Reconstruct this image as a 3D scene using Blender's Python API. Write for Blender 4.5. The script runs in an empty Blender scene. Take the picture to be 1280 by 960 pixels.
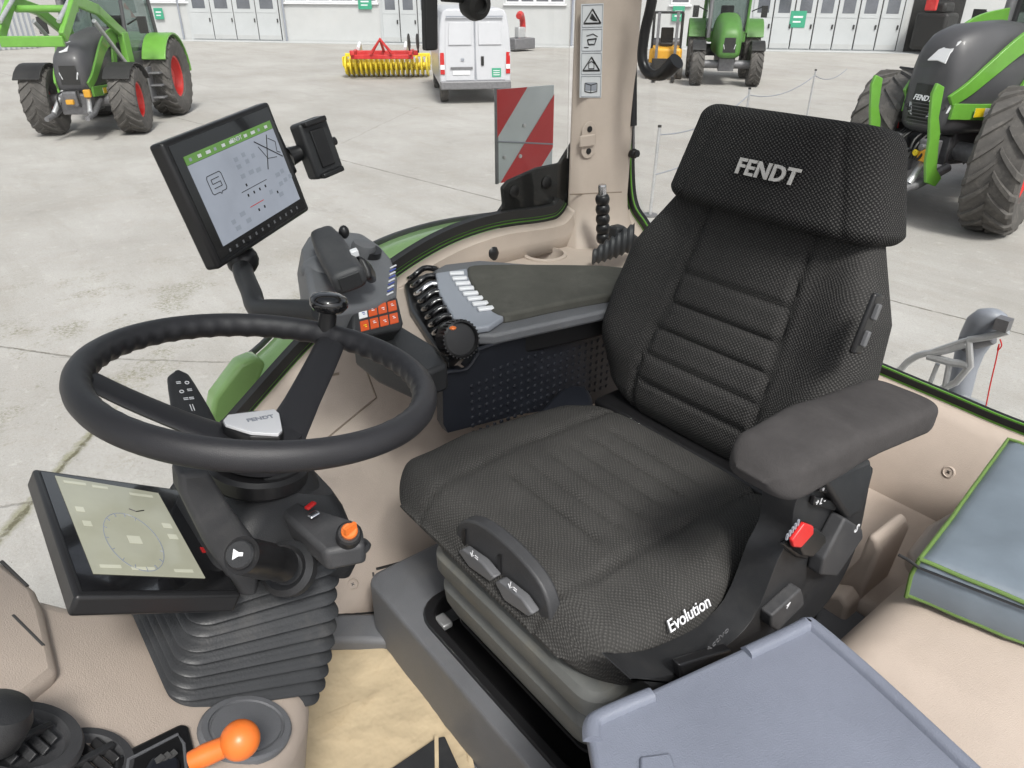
import bpy, bmesh, math, random
from mathutils import Vector, Matrix, noise
V = Vector
random.seed(7)
PI = math.pi
scene = bpy.context.scene
COL = scene.collection
# ------------------------------------------------------------------ camera calibration
CAM = V((0, 0, 3.1)); PITCH = math.radians(28.6); YAW = math.radians(38); FPX = 924.0
_h = V((math.cos(YAW), -math.sin(YAW), 0))
FWD = (_h * math.cos(PITCH) - V((0, 0, 1)) * math.sin(PITCH)).normalized()
RGT = FWD.cross(V((0, 0, 1))).normalized(); UPV = RGT.cross(FWD)
def ray(x, y): return FWD * FPX + RGT * (x - 640) - UPV * (y - 480)
def az(x, y, z): d = ray(x, y); return CAM + d * ((z - CAM.z) / d.z)
def ax(x, y, v): d = ray(x, y); return CAM + d * ((v - CAM.x) / d.x)
def ay(x, y, v): d = ray(x, y); return CAM + d * ((v - CAM.y) / d.y)
def ad(x, y, s): return CAM + ray(x, y) * (s / FPX)
def ap(x, y, p, n):
    d = ray(x, y); return CAM + d * ((V(p) - CAM).dot(n) / d.dot(n))

cam = bpy.data.cameras.new("camera"); camo = bpy.data.objects.new("camera", cam); COL.objects.link(camo)
camo.matrix_world = Matrix.Translation(CAM) @ Matrix((RGT, UPV, -FWD)).transposed().to_4x4()
cam.sensor_width = 36; cam.lens = 36 * FPX / 1280; cam.clip_start = 0.02; cam.clip_end = 2000
scene.camera = camo

# ------------------------------------------------------------------ world, sun
SUN_EL = math.radians(52); SUN_AZ = math.radians(160)   # azimuth of the sun counter-clockwise from +X
w = bpy.data.worlds.new("World"); scene.world = w; w.use_nodes = True
nt = w.node_tree; nt.nodes.clear()
out = nt.nodes.new('ShaderNodeOutputWorld'); bg = nt.nodes.new('ShaderNodeBackground')
sky = nt.nodes.new('ShaderNodeTexSky'); sky.sky_type = 'NISHITA'; sky.sun_disc = False
sky.sun_elevation = SUN_EL; sky.sun_rotation = math.radians(90) - SUN_AZ
sky.air_density = 1.0; sky.dust_density = 4.0; sky.ozone_density = 1.0
hs = nt.nodes.new('ShaderNodeHueSaturation'); hs.inputs['Saturation'].default_value = 0.3
hs.inputs['Value'].default_value = 1.0
nt.links.new(sky.outputs[0], hs.inputs['Color']); nt.links.new(hs.outputs[0], bg.inputs[0])
bg.inputs[1].default_value = 0.115; nt.links.new(bg.outputs[0], out.inputs[0])
sl = bpy.data.lights.new("sun", 'SUN'); sl.energy = 1.9; sl.angle = math.radians(12); sl.color = (1, .97, .92)
so = bpy.data.objects.new("sun", sl); COL.objects.link(so); so.location = (0, 0, 30)
sd = V((math.cos(SUN_AZ) * math.cos(SUN_EL), math.sin(SUN_AZ) * math.cos(SUN_EL), math.sin(SUN_EL)))
so.rotation_euler = sd.to_track_quat('Z', 'Y').to_euler()
scene.view_settings.view_transform = 'Standard'; scene.view_settings.look = 'None'
scene.view_settings.exposure = 0.68; scene.view_settings.gamma = 1
scene.render.engine = 'CYCLES'
scene.cycles.max_bounces = 7; scene.cycles.diffuse_bounces = 3; scene.cycles.glossy_bounces = 3; scene.cycles.transparent_max_bounces = 8

# ------------------------------------------------------------------ materials
def newmat(name):
    m = bpy.data.materials.new(name); m.use_nodes = True
    return m, m.node_tree, m.node_tree.nodes['Principled BSDF']
def N(t, typ, **kw):
    n = t.nodes.new(typ)
    for k, v in kw.items():
        if k in n.inputs: n.inputs[k].default_value = v
        else: setattr(n, k, v)
    return n
def pm(name, col, rough=.5, var=.12, vs=14, bump=.0, bs=400, metal=0, dirt=None, dirtcol=(.3, .27, .22), ds=5, spec=.5, coat=0, bd=.001):
    m, t, b = newmat(name)
    tc = N(t, 'ShaderNodeTexCoord')
    nz = N(t, 'ShaderNodeTexNoise', Scale=vs, Detail=6, Roughness=.65)
    t.links.new(tc.outputs['Object'], nz.inputs['Vector'])
    mr = N(t, 'ShaderNodeMapRange'); mr.inputs[1].default_value = .3; mr.inputs[2].default_value = .7
    mr.inputs[3].default_value = 1 - var; mr.inputs[4].default_value = 1 + var
    t.links.new(nz.outputs['Fac'], mr.inputs[0])
    vm = N(t, 'ShaderNodeVectorMath', operation='SCALE'); vm.inputs[0].default_value = col
    t.links.new(mr.outputs[0], vm.inputs['Scale']); last = vm.outputs[0]
    if dirt:
        n2 = N(t, 'ShaderNodeTexNoise', Scale=ds, Detail=8, Roughness=.75)
        t.links.new(tc.outputs['Object'], n2.inputs['Vector'])
        m2 = N(t, 'ShaderNodeMapRange'); m2.inputs[1].default_value = .52; m2.inputs[2].default_value = .75; m2.inputs[4].default_value = dirt
        t.links.new(n2.outputs['Fac'], m2.inputs[0])
        mx = N(t, 'ShaderNodeMix', data_type='RGBA'); mx.inputs[7].default_value = (*dirtcol, 1)
        t.links.new(m2.outputs[0], mx.inputs[0]); t.links.new(last, mx.inputs[6]); last = mx.outputs[2]
    t.links.new(last, b.inputs['Base Color'])
    b.inputs['Metallic'].default_value = metal; b.inputs['Specular IOR Level'].default_value = spec
    b.inputs['Coat Weight'].default_value = coat
    rr = N(t, 'ShaderNodeMapRange'); rr.inputs[3].default_value = max(.02, rough - .08); rr.inputs[4].default_value = min(1, rough + .1)
    t.links.new(nz.outputs['Fac'], rr.inputs[0]); t.links.new(rr.outputs[0], b.inputs['Roughness'])
    if bump:
        nb = N(t, 'ShaderNodeTexNoise', Scale=bs, Detail=3)
        t.links.new(tc.outputs['Object'], nb.inputs['Vector'])
        bp = N(t, 'ShaderNodeBump', Strength=bump, Distance=bd)
        t.links.new(nb.outputs['Fac'], bp.inputs['Height']); t.links.new(bp.outputs[0], b.inputs['Normal'])
    return m
M = {}
M['beige'] = pm('beige_plastic', (.49, .415, .355), .55, .08, 5, .6, 700, dirt=.45, dirtcol=(.42, .35, .29), ds=4)
M['beige_dark'] = pm('beige_recess', (.26, .21, .165), .6, .06, 8, .2, 900)
M['dgrey'] = pm('dark_grey_plastic', (.045, .046, .049), .5, .12, 12, .4, 800, dirt=.3, dirtcol=(.12, .115, .11), ds=12)
M['grey'] = pm('grey_plastic', (.13, .135, .145), .5, .12, 8, .6, 700, dirt=.3, dirtcol=(.2, .19, .175), ds=9)
M['midgrey'] = pm('mid_grey_plastic', (.12, .123, .13), .48, .08, 10, .3, 900)
M['ltgrey'] = pm('light_grey_plastic', (.27, .29, .33), .45, .05, 10, .2, 900)
M['oldgrey'] = pm('dusty_grey_plastic', (.12, .125, .12), .5, .12, 12, .4, 700, dirt=.7, dirtcol=(.19, .18, .145), ds=14)
M['dark'] = pm('charcoal_plastic', (.022, .023, .025), .45, .15, 20, .4, 900, dirt=.35, dirtcol=(.06, .058, .055), ds=16)
M['darkblue'] = pm('navy_black_rubber', (.011, .013, .019), .5, .15, 20, .3, 900, dirt=.3, dirtcol=(.03, .034, .045), ds=10)
M['black'] = pm('black_plastic', (.012, .012, .013), .35, .1, 20, .1, 600)
M['gloss'] = pm('gloss_black', (.008, .008, .009), .08, .05, 10, spec=.6, coat=.5)
M['rubber'] = pm('bellows_rubber', (.038, .040, .043), .45, .12, 10, .4, 400, dirt=.55, dirtcol=(.10, .095, .088), ds=9)
M['leather'] = pm('wheel_grip', (.021, .021, .024), .42, .1, 12, .35, 1200)
M['suede'] = pm('armrest_velour', (.060, .057, .057), .95, .16, 22, .5, 600, dirt=.35, dirtcol=(.095, .09, .087), ds=12, spec=.1)
M['suede2'] = pm('console_pad_velour', (.085, .084, .074), .95, .12, 16, .5, 600, dirt=.3, dirtcol=(.15, .145, .13), ds=12, spec=.1)
M['white'] = pm('white_paint', (.52, .53, .56), .35, .03, 5, coat=.2)
M['whitep'] = pm('white_plastic', (.72, .73, .75), .4, .03, 5)
M['orange'] = pm('orange_plastic', (.72, .17, .03), .35, .08, 20, .1, 500)
M['redp'] = pm('red_plastic', (.6, .02, .02), .35, .08, 20)
M['chrome'] = pm('chrome', (.7, .7, .72), .18, .05, 20, metal=1)
M['steel'] = pm('galvanised_steel', (.55, .56, .57), .42, .15, 20, .2, 200, metal=.6)
M['steeld'] = pm('dark_steel', (.2, .2, .21), .5, .2, 14, .2, 200, metal=.5)
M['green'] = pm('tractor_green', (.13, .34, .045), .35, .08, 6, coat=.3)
M['green2'] = pm('tractor_green_bright', (.12, .33, .035), .35, .1, 3, coat=.2, dirt=.25, dirtcol=(.3, .32, .2), ds=3)
M['hood'] = pm('hood_dark_grey', (.06, .06, .065), .45, .1, 3, coat=.1)
M['red'] = pm('implement_red', (.55, .03, .03), .45, .15, 5, dirt=.3)
M['rimred'] = pm('rim_red', (.6, .03, .025), .4, .12, 5)
M['yellow'] = pm('roller_yellow', (.78, .62, .04), .45, .12, 5, dirt=.25)
M['amber'] = pm('forklift_yellow', (.75, .38, .03), .45, .12, 5, dirt=.2)
M['fgreen_lit'] = pm('fender_green_lit', (.40, .66, .24), .22, .06, 3, coat=.5)  # tractor green made paler: sky reflection put into the colour
M['tyre'] = pm('tyre_rubber', (.085, .08, .075), .85, .22, 7, .6, 80, dirt=.7, dirtcol=(.2, .185, .165), ds=6)
M['cardboard'] = pm('floor_paper', (.50, .405, .265), .75, .16, 9, .9, 16, dirt=.75, dirtcol=(.36, .27, .16), ds=9, bd=.012)
M['lid'] = pm('blue_grey_lid', (.178, .196, .245), .42, .08, 9, .7, 650, dirt=.45, dirtcol=(.24, .26, .31), ds=3)
M['bag'] = pm('cooler_bag_fabric', (.155, .19, .225), .45, .07, 18, .3, 60)
M['bagtrim'] = pm('green_bag_piping', (.11, .19, .045), .55, .1, 30, .3, 800)
M['wall'] = pm('white_render', (.50, .51, .51), .8, .05, .8, .2, 20, dirt=.3, dirtcol=(.55, .53, .5), ds=.6)
M['wallbase'] = pm('grey_render', (.45, .46, .46), .8, .06, .8, .2, 20)
M['door'] = pm('white_door_panel', (.49, .51, .52), .5, .05, 1)
M['gap'] = pm('dark_joint', (.05, .05, .05), .8)
M['sgreen'] = pm('sign_green', (.05, .33, .20), .5)
M['lamp'] = pm('head_lamp', (.75, .77, .8), .12, .05, 20, spec=.8, coat=.5)
M['tail'] = pm('tail_lamp_red', (.5, .02, .02), .2, .1, 10, coat=.5)
M['stickerw'] = pm('sticker_silver', (.62, .64, .66), .35, .05, 20)
M['ink'] = pm('ink_black', (.015, .015, .015), .5, .02)
M['txt'] = pm('silver_thread', (.52, .51, .49), .6, .1, 200)
M['boardw'] = pm('board_white', (.55, .60, .62), .3, .08, 8, dirt=.2)
M['boardr'] = pm('board_red', (.55, .03, .035), .3, .12, 8)
M['yell'] = pm('sticker_yellow', (.8, .6, .02), .4)
M['gauge'] = pm('blue_marks', (.06, .09, .35), .4)

def glass(name, tint, refl=1.0):
    m, t, b = newmat(name); t.nodes.remove(b)
    o = t.nodes['Material Output']
    tr = N(t, 'ShaderNodeBsdfTransparent'); tr.inputs[0].default_value = (*tint, 1)
    gl = N(t, 'ShaderNodeBsdfGlossy'); gl.inputs['Roughness'].default_value = .02
    lw = N(t, 'ShaderNodeFresnel', IOR=1.35); ml = N(t, 'ShaderNodeMath', operation='MULTIPLY'); ml.inputs[1].default_value = refl
    t.links.new(lw.outputs[0], ml.inputs[0])
    mx = N(t, 'ShaderNodeMixShader'); t.links.new(ml.outputs[0], mx.inputs[0]); t.links.new(tr.outputs[0], mx.inputs[1]); t.links.new(gl.outputs[0], mx.inputs[2])
    t.links.new(mx.outputs[0], o.inputs[0]); return m
M['glass'] = glass('cab_glass', (.965, .97, .965), .7)
M['hatch'] = glass('added_hatch_glass', (.80, .82, .82), 1.0)  # glass of the added hatch, dims the sky reaching the cabin
M['tglass'] = glass('tractor_glass', (.45, .52, .50), 1.6)
M['darkpane'] = pm('dark_window_pane', (.13, .14, .16), .12, .3, .6, spec=.8)

def screen(name, col, em, rough=.12, var=.06, vs=14):
    m = pm(name, tuple(c * .3 for c in col), rough, var, vs, spec=.5)
    b = m.node_tree.nodes['Principled BSDF']; t = m.node_tree
    tc = N(t, 'ShaderNodeTexCoord'); nz = N(t, 'ShaderNodeTexNoise', Scale=vs, Detail=3)
    t.links.new(tc.outputs['Object'], nz.inputs['Vector'])
    mr = N(t, 'ShaderNodeMapRange'); mr.inputs[3].default_value = em * .8; mr.inputs[4].default_value = em * 1.2
    t.links.new(nz.outputs['Fac'], mr.inputs[0]); t.links.new(mr.outputs[0], b.inputs['Emission Strength'])
    b.inputs['Emission Color'].default_value = (*col, 1); return m
M['scr1'] = screen('lit_display', (.34, .37, .43), .42)
M['scrgreen'] = screen('lit_display_bar', (.10, .22, .05), .6)
M['scrdark'] = screen('display_ink', (.02, .02, .02), .1)
M['scrdim'] = screen('display_icon_grey', (.27, .30, .35), .42)
M['scr2'] = screen('dash_display', (.40, .40, .31), .5, .1, .25, 7)
M['scr2l'] = screen('dash_display_light', (.5, .5, .4), .6, .1, .1, 7)
M['keyo'] = screen('lit_orange_key', (.70, .11, .03), .34)

SX_, SY_ = .0068, .0060
def fabric(name='seat_mesh_fabric', dust_sheen=(.055, .054, .052), da=.45, lo=(.017, .017, .0172)):
    m, t, b = newmat(name)
    uv = N(t, 'ShaderNodeUVMap'); sep = N(t, 'ShaderNodeSeparateXYZ')
    wz = N(t, 'ShaderNodeTexNoise', Scale=22, Detail=4); tcw = N(t, 'ShaderNodeTexCoord'); t.links.new(tcw.outputs['Object'], wz.inputs['Vector'])
    ws_ = N(t, 'ShaderNodeVectorMath', operation='MULTIPLY_ADD'); ws_.inputs[1].default_value = (.010, .010, 0); t.links.new(wz.outputs['Color'], ws_.inputs[0]); t.links.new(uv.outputs[0], ws_.inputs[2]); t.links.new(ws_.outputs[0], sep.inputs[0])
    def sn(sock, lam, ph=0):
        a = N(t, 'ShaderNodeMath', operation='MULTIPLY_ADD'); a.inputs[1].default_value = 2 * PI / lam; a.inputs[2].default_value = ph
        t.links.new(sock, a.inputs[0]); s = N(t, 'ShaderNodeMath', operation='SINE'); t.links.new(a.outputs[0], s.inputs[0]); return s.outputs[0]
    p = N(t, 'ShaderNodeMath', operation='MULTIPLY'); t.links.new(sn(sep.outputs[0], SX_), p.inputs[0]); t.links.new(sn(sep.outputs[1], SY_), p.inputs[1])
    mr = N(t, 'ShaderNodeMapRange'); mr.inputs[1].default_value = .05; mr.inputs[2].default_value = .75
    t.links.new(p.outputs[0], mr.inputs[0])
    tc = N(t, 'ShaderNodeTexCoord'); nz = N(t, 'ShaderNodeTexNoise', Scale=9, Detail=6); t.links.new(tc.outputs['Object'], nz.inputs['Vector'])
    n2 = N(t, 'ShaderNodeTexNoise', Scale=500, Detail=2); t.links.new(tc.outputs['Object'], n2.inputs['Vector'])
    c = N(t, 'ShaderNodeMix', data_type='RGBA'); c.inputs[6].default_value = (*lo, 1); c.inputs[7].default_value = (.092, .090, .086, 1)
    k = N(t, 'ShaderNodeMath', operation='MULTIPLY'); t.links.new(mr.outputs[0], k.inputs[0])
    mr2 = N(t, 'ShaderNodeMapRange'); mr2.inputs[1].default_value = .3; mr2.inputs[2].default_value = .7; mr2.inputs[3].default_value = .45; mr2.inputs[4].default_value = 1.1
    t.links.new(n2.outputs['Fac'], mr2.inputs[0]); t.links.new(mr2.outputs[0], k.inputs[1])
    t.links.new(k.outputs[0], c.inputs[0])
    d = N(t, 'ShaderNodeMix', data_type='RGBA', blend_type='MIX'); d.inputs[7].default_value = (*dust_sheen, 1)
    mr3 = N(t, 'ShaderNodeMapRange'); mr3.inputs[1].default_value = .35; mr3.inputs[2].default_value = .8; mr3.inputs[3].default_value = da * .3; mr3.inputs[4].default_value = da
    t.links.new(nz.outputs['Fac'], mr3.inputs[0]); t.links.new(mr3.outputs[0], d.inputs[0]); t.links.new(c.outputs[2], d.inputs[6])
    t.links.new(d.outputs[2], b.inputs['Base Color']); b.inputs['Roughness'].default_value = .85; b.inputs['Specular IOR Level'].default_value = .25
    bp = N(t, 'ShaderNodeBump', Strength=.6, Distance=.0010); t.links.new(p.outputs[0], bp.inputs['Height']); t.links.new(bp.outputs[0], b.inputs['Normal'])
    return m
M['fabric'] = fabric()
M['fabric2'] = fabric('dust_sheen_mesh_fabric', (.085, .083, .079), .6, (.022, .0218, .021))  # paler cushion copy: dust plus grazing sheen put into the colour
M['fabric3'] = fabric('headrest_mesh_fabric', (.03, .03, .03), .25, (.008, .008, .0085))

# ------------------------------------------------------------------ mesh helpers
ORG = {}
class MB:
    def __init__(s): s.v = []; s.f = []; s.uv = None
    def add(s, vs, fs):
        o = len(s.v); s.v += [V(p) for p in vs]; s.f += [tuple(i + o for i in f) for f in fs]; return s
    def prism(s, pts, vec):
        pts = [V(p) for p in pts]; vec = V(vec); n = len(pts)
        nn = V((0, 0, 0))
        for i in range(n): nn += pts[i].cross(pts[(i + 1) % n])
        if nn.dot(vec) > 0: pts = pts[::-1]
        fs = [tuple(range(n)), tuple(range(2 * n - 1, n - 1, -1))] + [(i, i + n, (i + 1) % n + n, (i + 1) % n) for i in range(n)]
        # winding: first cap faces away from vec
        return s.add(pts + [p + vec for p in pts], [fs[0], fs[1]] + [tuple(reversed(f)) if False else f for f in fs[2:]])
    def box(s, c, sz, R=None):
        c = V(c); R = R or Matrix.Identity(3); x, y, z = [q / 2 for q in sz]
        vs = [c + R @ V((a * x, b * y, d * z)) for d in (-1, 1) for b in (-1, 1) for a in (-1, 1)]
        return s.add(vs, [(0, 2, 3, 1), (4, 5, 7, 6), (0, 1, 5, 4), (2, 6, 7, 3), (0, 4, 6, 2), (1, 3, 7, 5)])
    def bb(s, x0, x1, y0, y1, z0, z1): return s.box(((x0 + x1) / 2, (y0 + y1) / 2, (z0 + z1) / 2), (abs(x1 - x0), abs(y1 - y0), abs(z1 - z0)))
    def tube(s, path, r, n=12, sx=1, up=None, caps=True):
        path = [V(p) for p in path]; m = len(path); rs = r if isinstance(r, (list, tuple)) else [r] * m
        T = [(path[min(i + 1, m - 1)] - path[max(i - 1, 0)]).normalized() for i in range(m)]
        a = V(up) if up else (V((0, 0, 1)) if abs(T[0].z) < .9 else V((1, 0, 0)))
        vs = []
        for i in range(m):
            b = T[i].cross(a).normalized(); a2 = b.cross(T[i]).normalized(); a = a2 if not up else V(up)
            for k in range(n):
                t = 2 * PI * k / n; vs.append(path[i] + (b * math.cos(t) * sx + a2 * math.sin(t)) * rs[i])
        fs = [(i * n + k, i * n + (k + 1) % n, (i + 1) * n + (k + 1) % n, (i + 1) * n + k) for i in range(m - 1) for k in range(n)]
        if caps: fs += [tuple(range(n - 1, -1, -1)), tuple((m - 1) * n + k for k in range(n))]
        return s.add(vs, fs)
    def cyl(s, a, b, r, r2=None, n=20): return s.tube([a, b], [r, r if r2 is None else r2], n)
    def loft(s, secs, closed=True, caps=True):
        n = len(secs[0]); vs = [p for q in secs for p in q]; m = len(secs)
        fs = [(i * n + k, i * n + (k + 1) % n, (i + 1) * n + (k + 1) % n, (i + 1) * n + k) for i in range(m - 1) for k in range(n if closed else n - 1)]
        if caps and closed: fs += [tuple(range(n - 1, -1, -1)), tuple((m - 1) * n + k for k in range(n))]
        return s.add(vs, fs)
    def lathe(s, c, axis, prof, n=32, caps=True):
        c = V(c); axis = V(axis).normalized(); a = axis.orthogonal().normalized(); b = axis.cross(a)
        return s.loft([[c + axis * h + (a * math.cos(2 * PI * k / n) + b * math.sin(2 * PI * k / n)) * r for k in range(n)] for r, h in prof], caps=caps)
    def ball(s, c, r, n=20, sq=(1, 1, 1), R=None):
        c = V(c); R = R or Matrix.Identity(3); m = n // 2
        vs = [];
        for i in range(m + 1):
            ph = -PI / 2 + PI * max(.02, min(m - .02, i)) / m
            for k in range(n):
                t = 2 * PI * k / n
                vs.append(c + R @ V((math.cos(ph) * math.cos(t) * r * sq[0], math.cos(ph) * math.sin(t) * r * sq[1], math.sin(ph) * r * sq[2])))
        fs = [(i * n + k, i * n + (k + 1) % n, (i + 1) * n + (k + 1) % n, (i + 1) * n + k) for i in range(m) for k in range(n)]
        fs += [tuple(range(n - 1, -1, -1)), tuple(m * n + k for k in range(n))]
        return s.add(vs, fs)
    def build(s, name, mat, parent=None, bevel=0, seg=3, smooth=True, ang=40, subs=0, fixn=True):
        org = ORG.get(parent, V((0, 0, 0))) if parent is not None else None
        if org is None:
            lo = V([min(p[i] for p in s.v) for i in range(3)]); hi = V([max(p[i] for p in s.v) for i in range(3)])
            org = V(((lo.x + hi.x) / 2, (lo.y + hi.y) / 2, lo.z)); own = True
        else: own = False
        me = bpy.data.meshes.new(name); me.from_pydata([p - org for p in s.v], [], s.f)
        if s.uv:
            ul = me.uv_layers.new(name='UVMap')
            for poly in me.polygons:
                for li in poly.loop_indices: ul.data[li].uv = s.uv[me.loops[li].vertex_index]
        if fixn:
            bm = bmesh.new(); bm.from_mesh(me); bmesh.ops.recalc_face_normals(bm, faces=bm.faces); bm.to_mesh(me); bm.free()
        if smooth:
            me.shade_smooth(); me.set_sharp_from_angle(angle=math.radians(ang))
        me.materials.append(M[mat] if isinstance(mat, str) else mat)
        o = bpy.data.objects.new(name, me); COL.objects.link(o)
        if own: o.location = org; ORG[o] = org
        if parent is not None: o.parent = parent; ORG[o] = org
        if subs:
            sm = o.modifiers.new('sub', 'SUBSURF'); sm.levels = subs; sm.render_levels = subs
        if bevel:
            bv = o.modifiers.new('bevel', 'BEVEL'); bv.width = bevel; bv.segments = seg; bv.limit_method = 'ANGLE'; bv.angle_limit = math.radians(35)
        return o
def tag(o, label=None, cat=None, group=None, kind=None):
    if label: o['label'] = label
    if cat: o['category'] = cat
    if group: o['group'] = group
    if kind: o['kind'] = kind
    return o
def thing(name, label, cat, loc, rotz=None, group=None):
    """Empty at the thing's base. rotz None: children are given in world coordinates; else in local ones."""
    o = bpy.data.objects.new(name, None); COL.objects.link(o); o.location = loc; o.empty_display_size = .1
    if rotz is None: ORG[o] = V(loc)
    else: o.rotation_euler.z = rotz; ORG[o] = V((0, 0, 0))
    return tag(o, label, cat, group)
def copy_tree(o, parent=None):
    c = o.copy(); COL.objects.link(c); c.parent = parent
    for ch in [x for x in bpy.data.objects if x.parent is o]: copy_tree(ch, c)
    return c
def text(body, name, mat, parent, o, ex, ey, size, ext=.0006, bold=0, shear=0, space=1):
    cu = bpy.data.curves.new('t', 'FONT'); cu.body = body; cu.size = size; cu.extrude = ext; cu.offset = bold; cu.shear = shear
    cu.align_x = 'CENTER'; cu.align_y = 'CENTER'; cu.space_character = space; cu.resolution_u = 3
    to = bpy.data.objects.new('t', cu); COL.objects.link(to)
    dg = bpy.context.evaluated_depsgraph_get(); me = bpy.data.meshes.new_from_object(to.evaluated_get(dg))
    bpy.data.objects.remove(to); bpy.data.curves.remove(cu)
    ex = V(ex).normalized(); ey = (V(ey) - ex * V(ey).dot(ex)).normalized(); nn = ex.cross(ey)
    mb = MB(); mb.add([V(o) + ex * v.co.x + ey * v.co.y + nn * v.co.z for v in me.vertices], [tuple(p.vertices) for p in me.polygons])
    bpy.data.meshes.remove(me)
    return mb.build(name, mat, parent, smooth=False)
def curve(pts, n=8):
    """Catmull-Rom through points."""
    pts = [V(p) for p in pts]; P = [pts[0]] + pts + [pts[-1]]; o = []
    for i in range(1, len(P) - 2):
        a, b, c, d = P[i - 1:i + 3]
        for k in range(n):
            t = k / n; o.append(.5 * ((2 * b) + (c - a) * t + (2 * a - 5 * b + 4 * c - d) * t * t + (3 * b - a - 3 * c + d) * t ** 3))
    o.append(pts[-1]); return o
def lerp(xs, ys, x):
    if x <= xs[0]: return ys[0]
    for i in range(1, len(xs)):
        if x <= xs[i]:
            t = (x - xs[i - 1]) / (xs[i] - xs[i - 1]); t = t * t * (3 - 2 * t) if False else t
            return ys[i - 1] + (ys[i] - ys[i - 1]) * t
    return ys[-1]
def sst(a, b, x):
    t = max(0, min(1, (x - a) / (b - a))); return t * t * (3 - 2 * t)
SQ = [(-k / 24, 1) for k in range(24)] + [(-1, 1 - k / 6) for k in range(12)] + [(-1 + k / 24, -1) for k in range(48)] + [(1, -1 + k / 6) for k in range(12)] + [(1 - k / 24, 1) for k in range(24)]
def pillow(o, eu, ev, ew, L, a, d, off=None, n=4, re=.03, disp=None, M_=96, NV=90, asym=None):
    """Padded block: sections in the (eu, ew) plane lofted along ev; a(v), d(v) half sizes; disp(u, v) pushes the front (+ew) side."""
    o = V(o); eu = V(eu).normalized(); ev = V(ev).normalized(); ew = V(ew).normalized()
    mb = MB(); secs = []; uvs = []; cl = 0; pc = None
    for j in range(NV + 1):
        t = j / NV; t = (1 - math.cos(PI * t)) / 2 * .35 + t * .65; v = t * L
        e = min(v, L - v); ins = 0
        if e < re: ins = re * (1 - math.sqrt(max(0, 1 - ((re - e) / re) ** 2)))
        ins = min(ins, d(v) * .93)
        A = a(v) - ins; Dd = d(v) - ins; c = off(v) if off else 0; cx = asym(v) if asym else 0
        sec = []; s = 0; prev = None; us = []
        for px_, py_ in SQ:
            q_ = (abs(px_) ** n + abs(py_) ** n) ** (-1 / n)
            x = A * px_ * q_; y = Dd * py_ * q_
            if y > 0 and disp: y += disp(x, v) * sst(0, Dd * .8, y)
            p = o + eu * (x + cx) + ev * v + ew * (y + c)
            if prev is not None: s += (p - prev).length
            prev = p; sec.append(p); us.append(s)
        per = s + (sec[0] - sec[-1]).length
        if pc is not None: cl += (sec[0] - pc).length
        pc = sec[0]
        secs.append(sec); uvs += [((q if q < per / 2 else q - per), cl) for q in us]
    mb.loft(secs); mb.uv = uvs; return mb
# ================================================================== DRIVER SEAT
seat = thing('driver_seat', 'black woven fabric driver seat with headrest lettering and left armrest, behind the steering wheel', 'seat', (.655, -.75, 2.151))
def grooves(u, v, us, vs, ulim, w=.006, dep=.006):
    g = 0
    for q in us: g = max(g, math.exp(-((abs(u) - q) / w) ** 2))
    if abs(u) < ulim:
        for q in vs: g = max(g, math.exp(-((v - q) / w) ** 2) * .9)
    return -dep * g
# cushion: lofted from the rear (-Y) to the front
def cd(u, v):
    r = (.006 + (.015 * (1 - sst(.2, .34, v)) if u < 0 else 0)) * sst(.13, .235, abs(u)) * sst(.02, .12, v) * (1 - sst(.36, .46, v))
    return r + grooves(u, v, [.155 - .1 * max(0, v - .3)], [.10, .145, .19, .235, .28, .325], .105, w=.0045, dep=.008) - .008 * math.exp(-((v - .40) / .12) ** 2) * 0
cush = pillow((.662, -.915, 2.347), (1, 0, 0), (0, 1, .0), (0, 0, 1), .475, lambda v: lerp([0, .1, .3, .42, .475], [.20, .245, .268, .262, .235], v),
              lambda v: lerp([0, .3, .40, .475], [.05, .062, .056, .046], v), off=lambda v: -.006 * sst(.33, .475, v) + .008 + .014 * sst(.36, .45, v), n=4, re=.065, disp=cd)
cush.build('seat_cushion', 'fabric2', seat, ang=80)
# backrest
REC = math.radians(18)
bv_ = V((0, -math.sin(REC), math.cos(REC))); bw_ = V((0, math.cos(REC), math.sin(REC)))
def bd(u, v):
    r = .030 * sst(.12, .22, abs(u)) * sst(.05, .16, v) * (1 - .4 * sst(.3, .44, v))
    return r + grooves(u, v, [.13 - .03 * sst(0, .4, v)], [.075, .125, .175, .225, .28], .115, w=.005, dep=.009) + .012 * math.exp(-((v - .12) / .08) ** 2)
back = pillow(V((.675, -.945, 2.375)), (-1, 0, 0), bv_, bw_, .475, lambda v: lerp([0, .05, .13, .22, .30, .37, .42, .475], [.160, .212, .243, .247, .236, .202, .178, .16], v),
              lambda v: lerp([0, .1, .3, .475], [.05, .056, .050, .034], v), n=3.6, re=.05, disp=bd, asym=lambda v: .0)
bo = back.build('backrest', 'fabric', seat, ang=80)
# headrest
HR = math.radians(12); hv = V((0, -math.sin(HR), math.cos(HR))); hw = V((0, math.cos(HR), math.sin(HR)))
h0 = V((.664, -1.060, 2.760))
head = pillow(h0, (-1, 0, 0), hv, hw, .160, lambda v: lerp([0, .02, .160], [.190, .193, .158], v), lambda v: lerp([0, .16], [.072, .052], v), asym=lambda v: -.010 * v / .16,
              n=5, re=.022, disp=lambda u, v: .010 * (1 - (u / .2) ** 2) - .004 * math.exp(-((abs(u) - .15 + v * .3) / .006) ** 2))
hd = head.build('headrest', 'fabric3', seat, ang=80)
fo = ap(957, 215, h0 + hw * .0795, hw)
text('FENDT', 'lettering', 'txt', hd, fo, (-1, 0, 0), hv + hw * -.08, .033, .0016, .0009, .10, 1.08)
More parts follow.
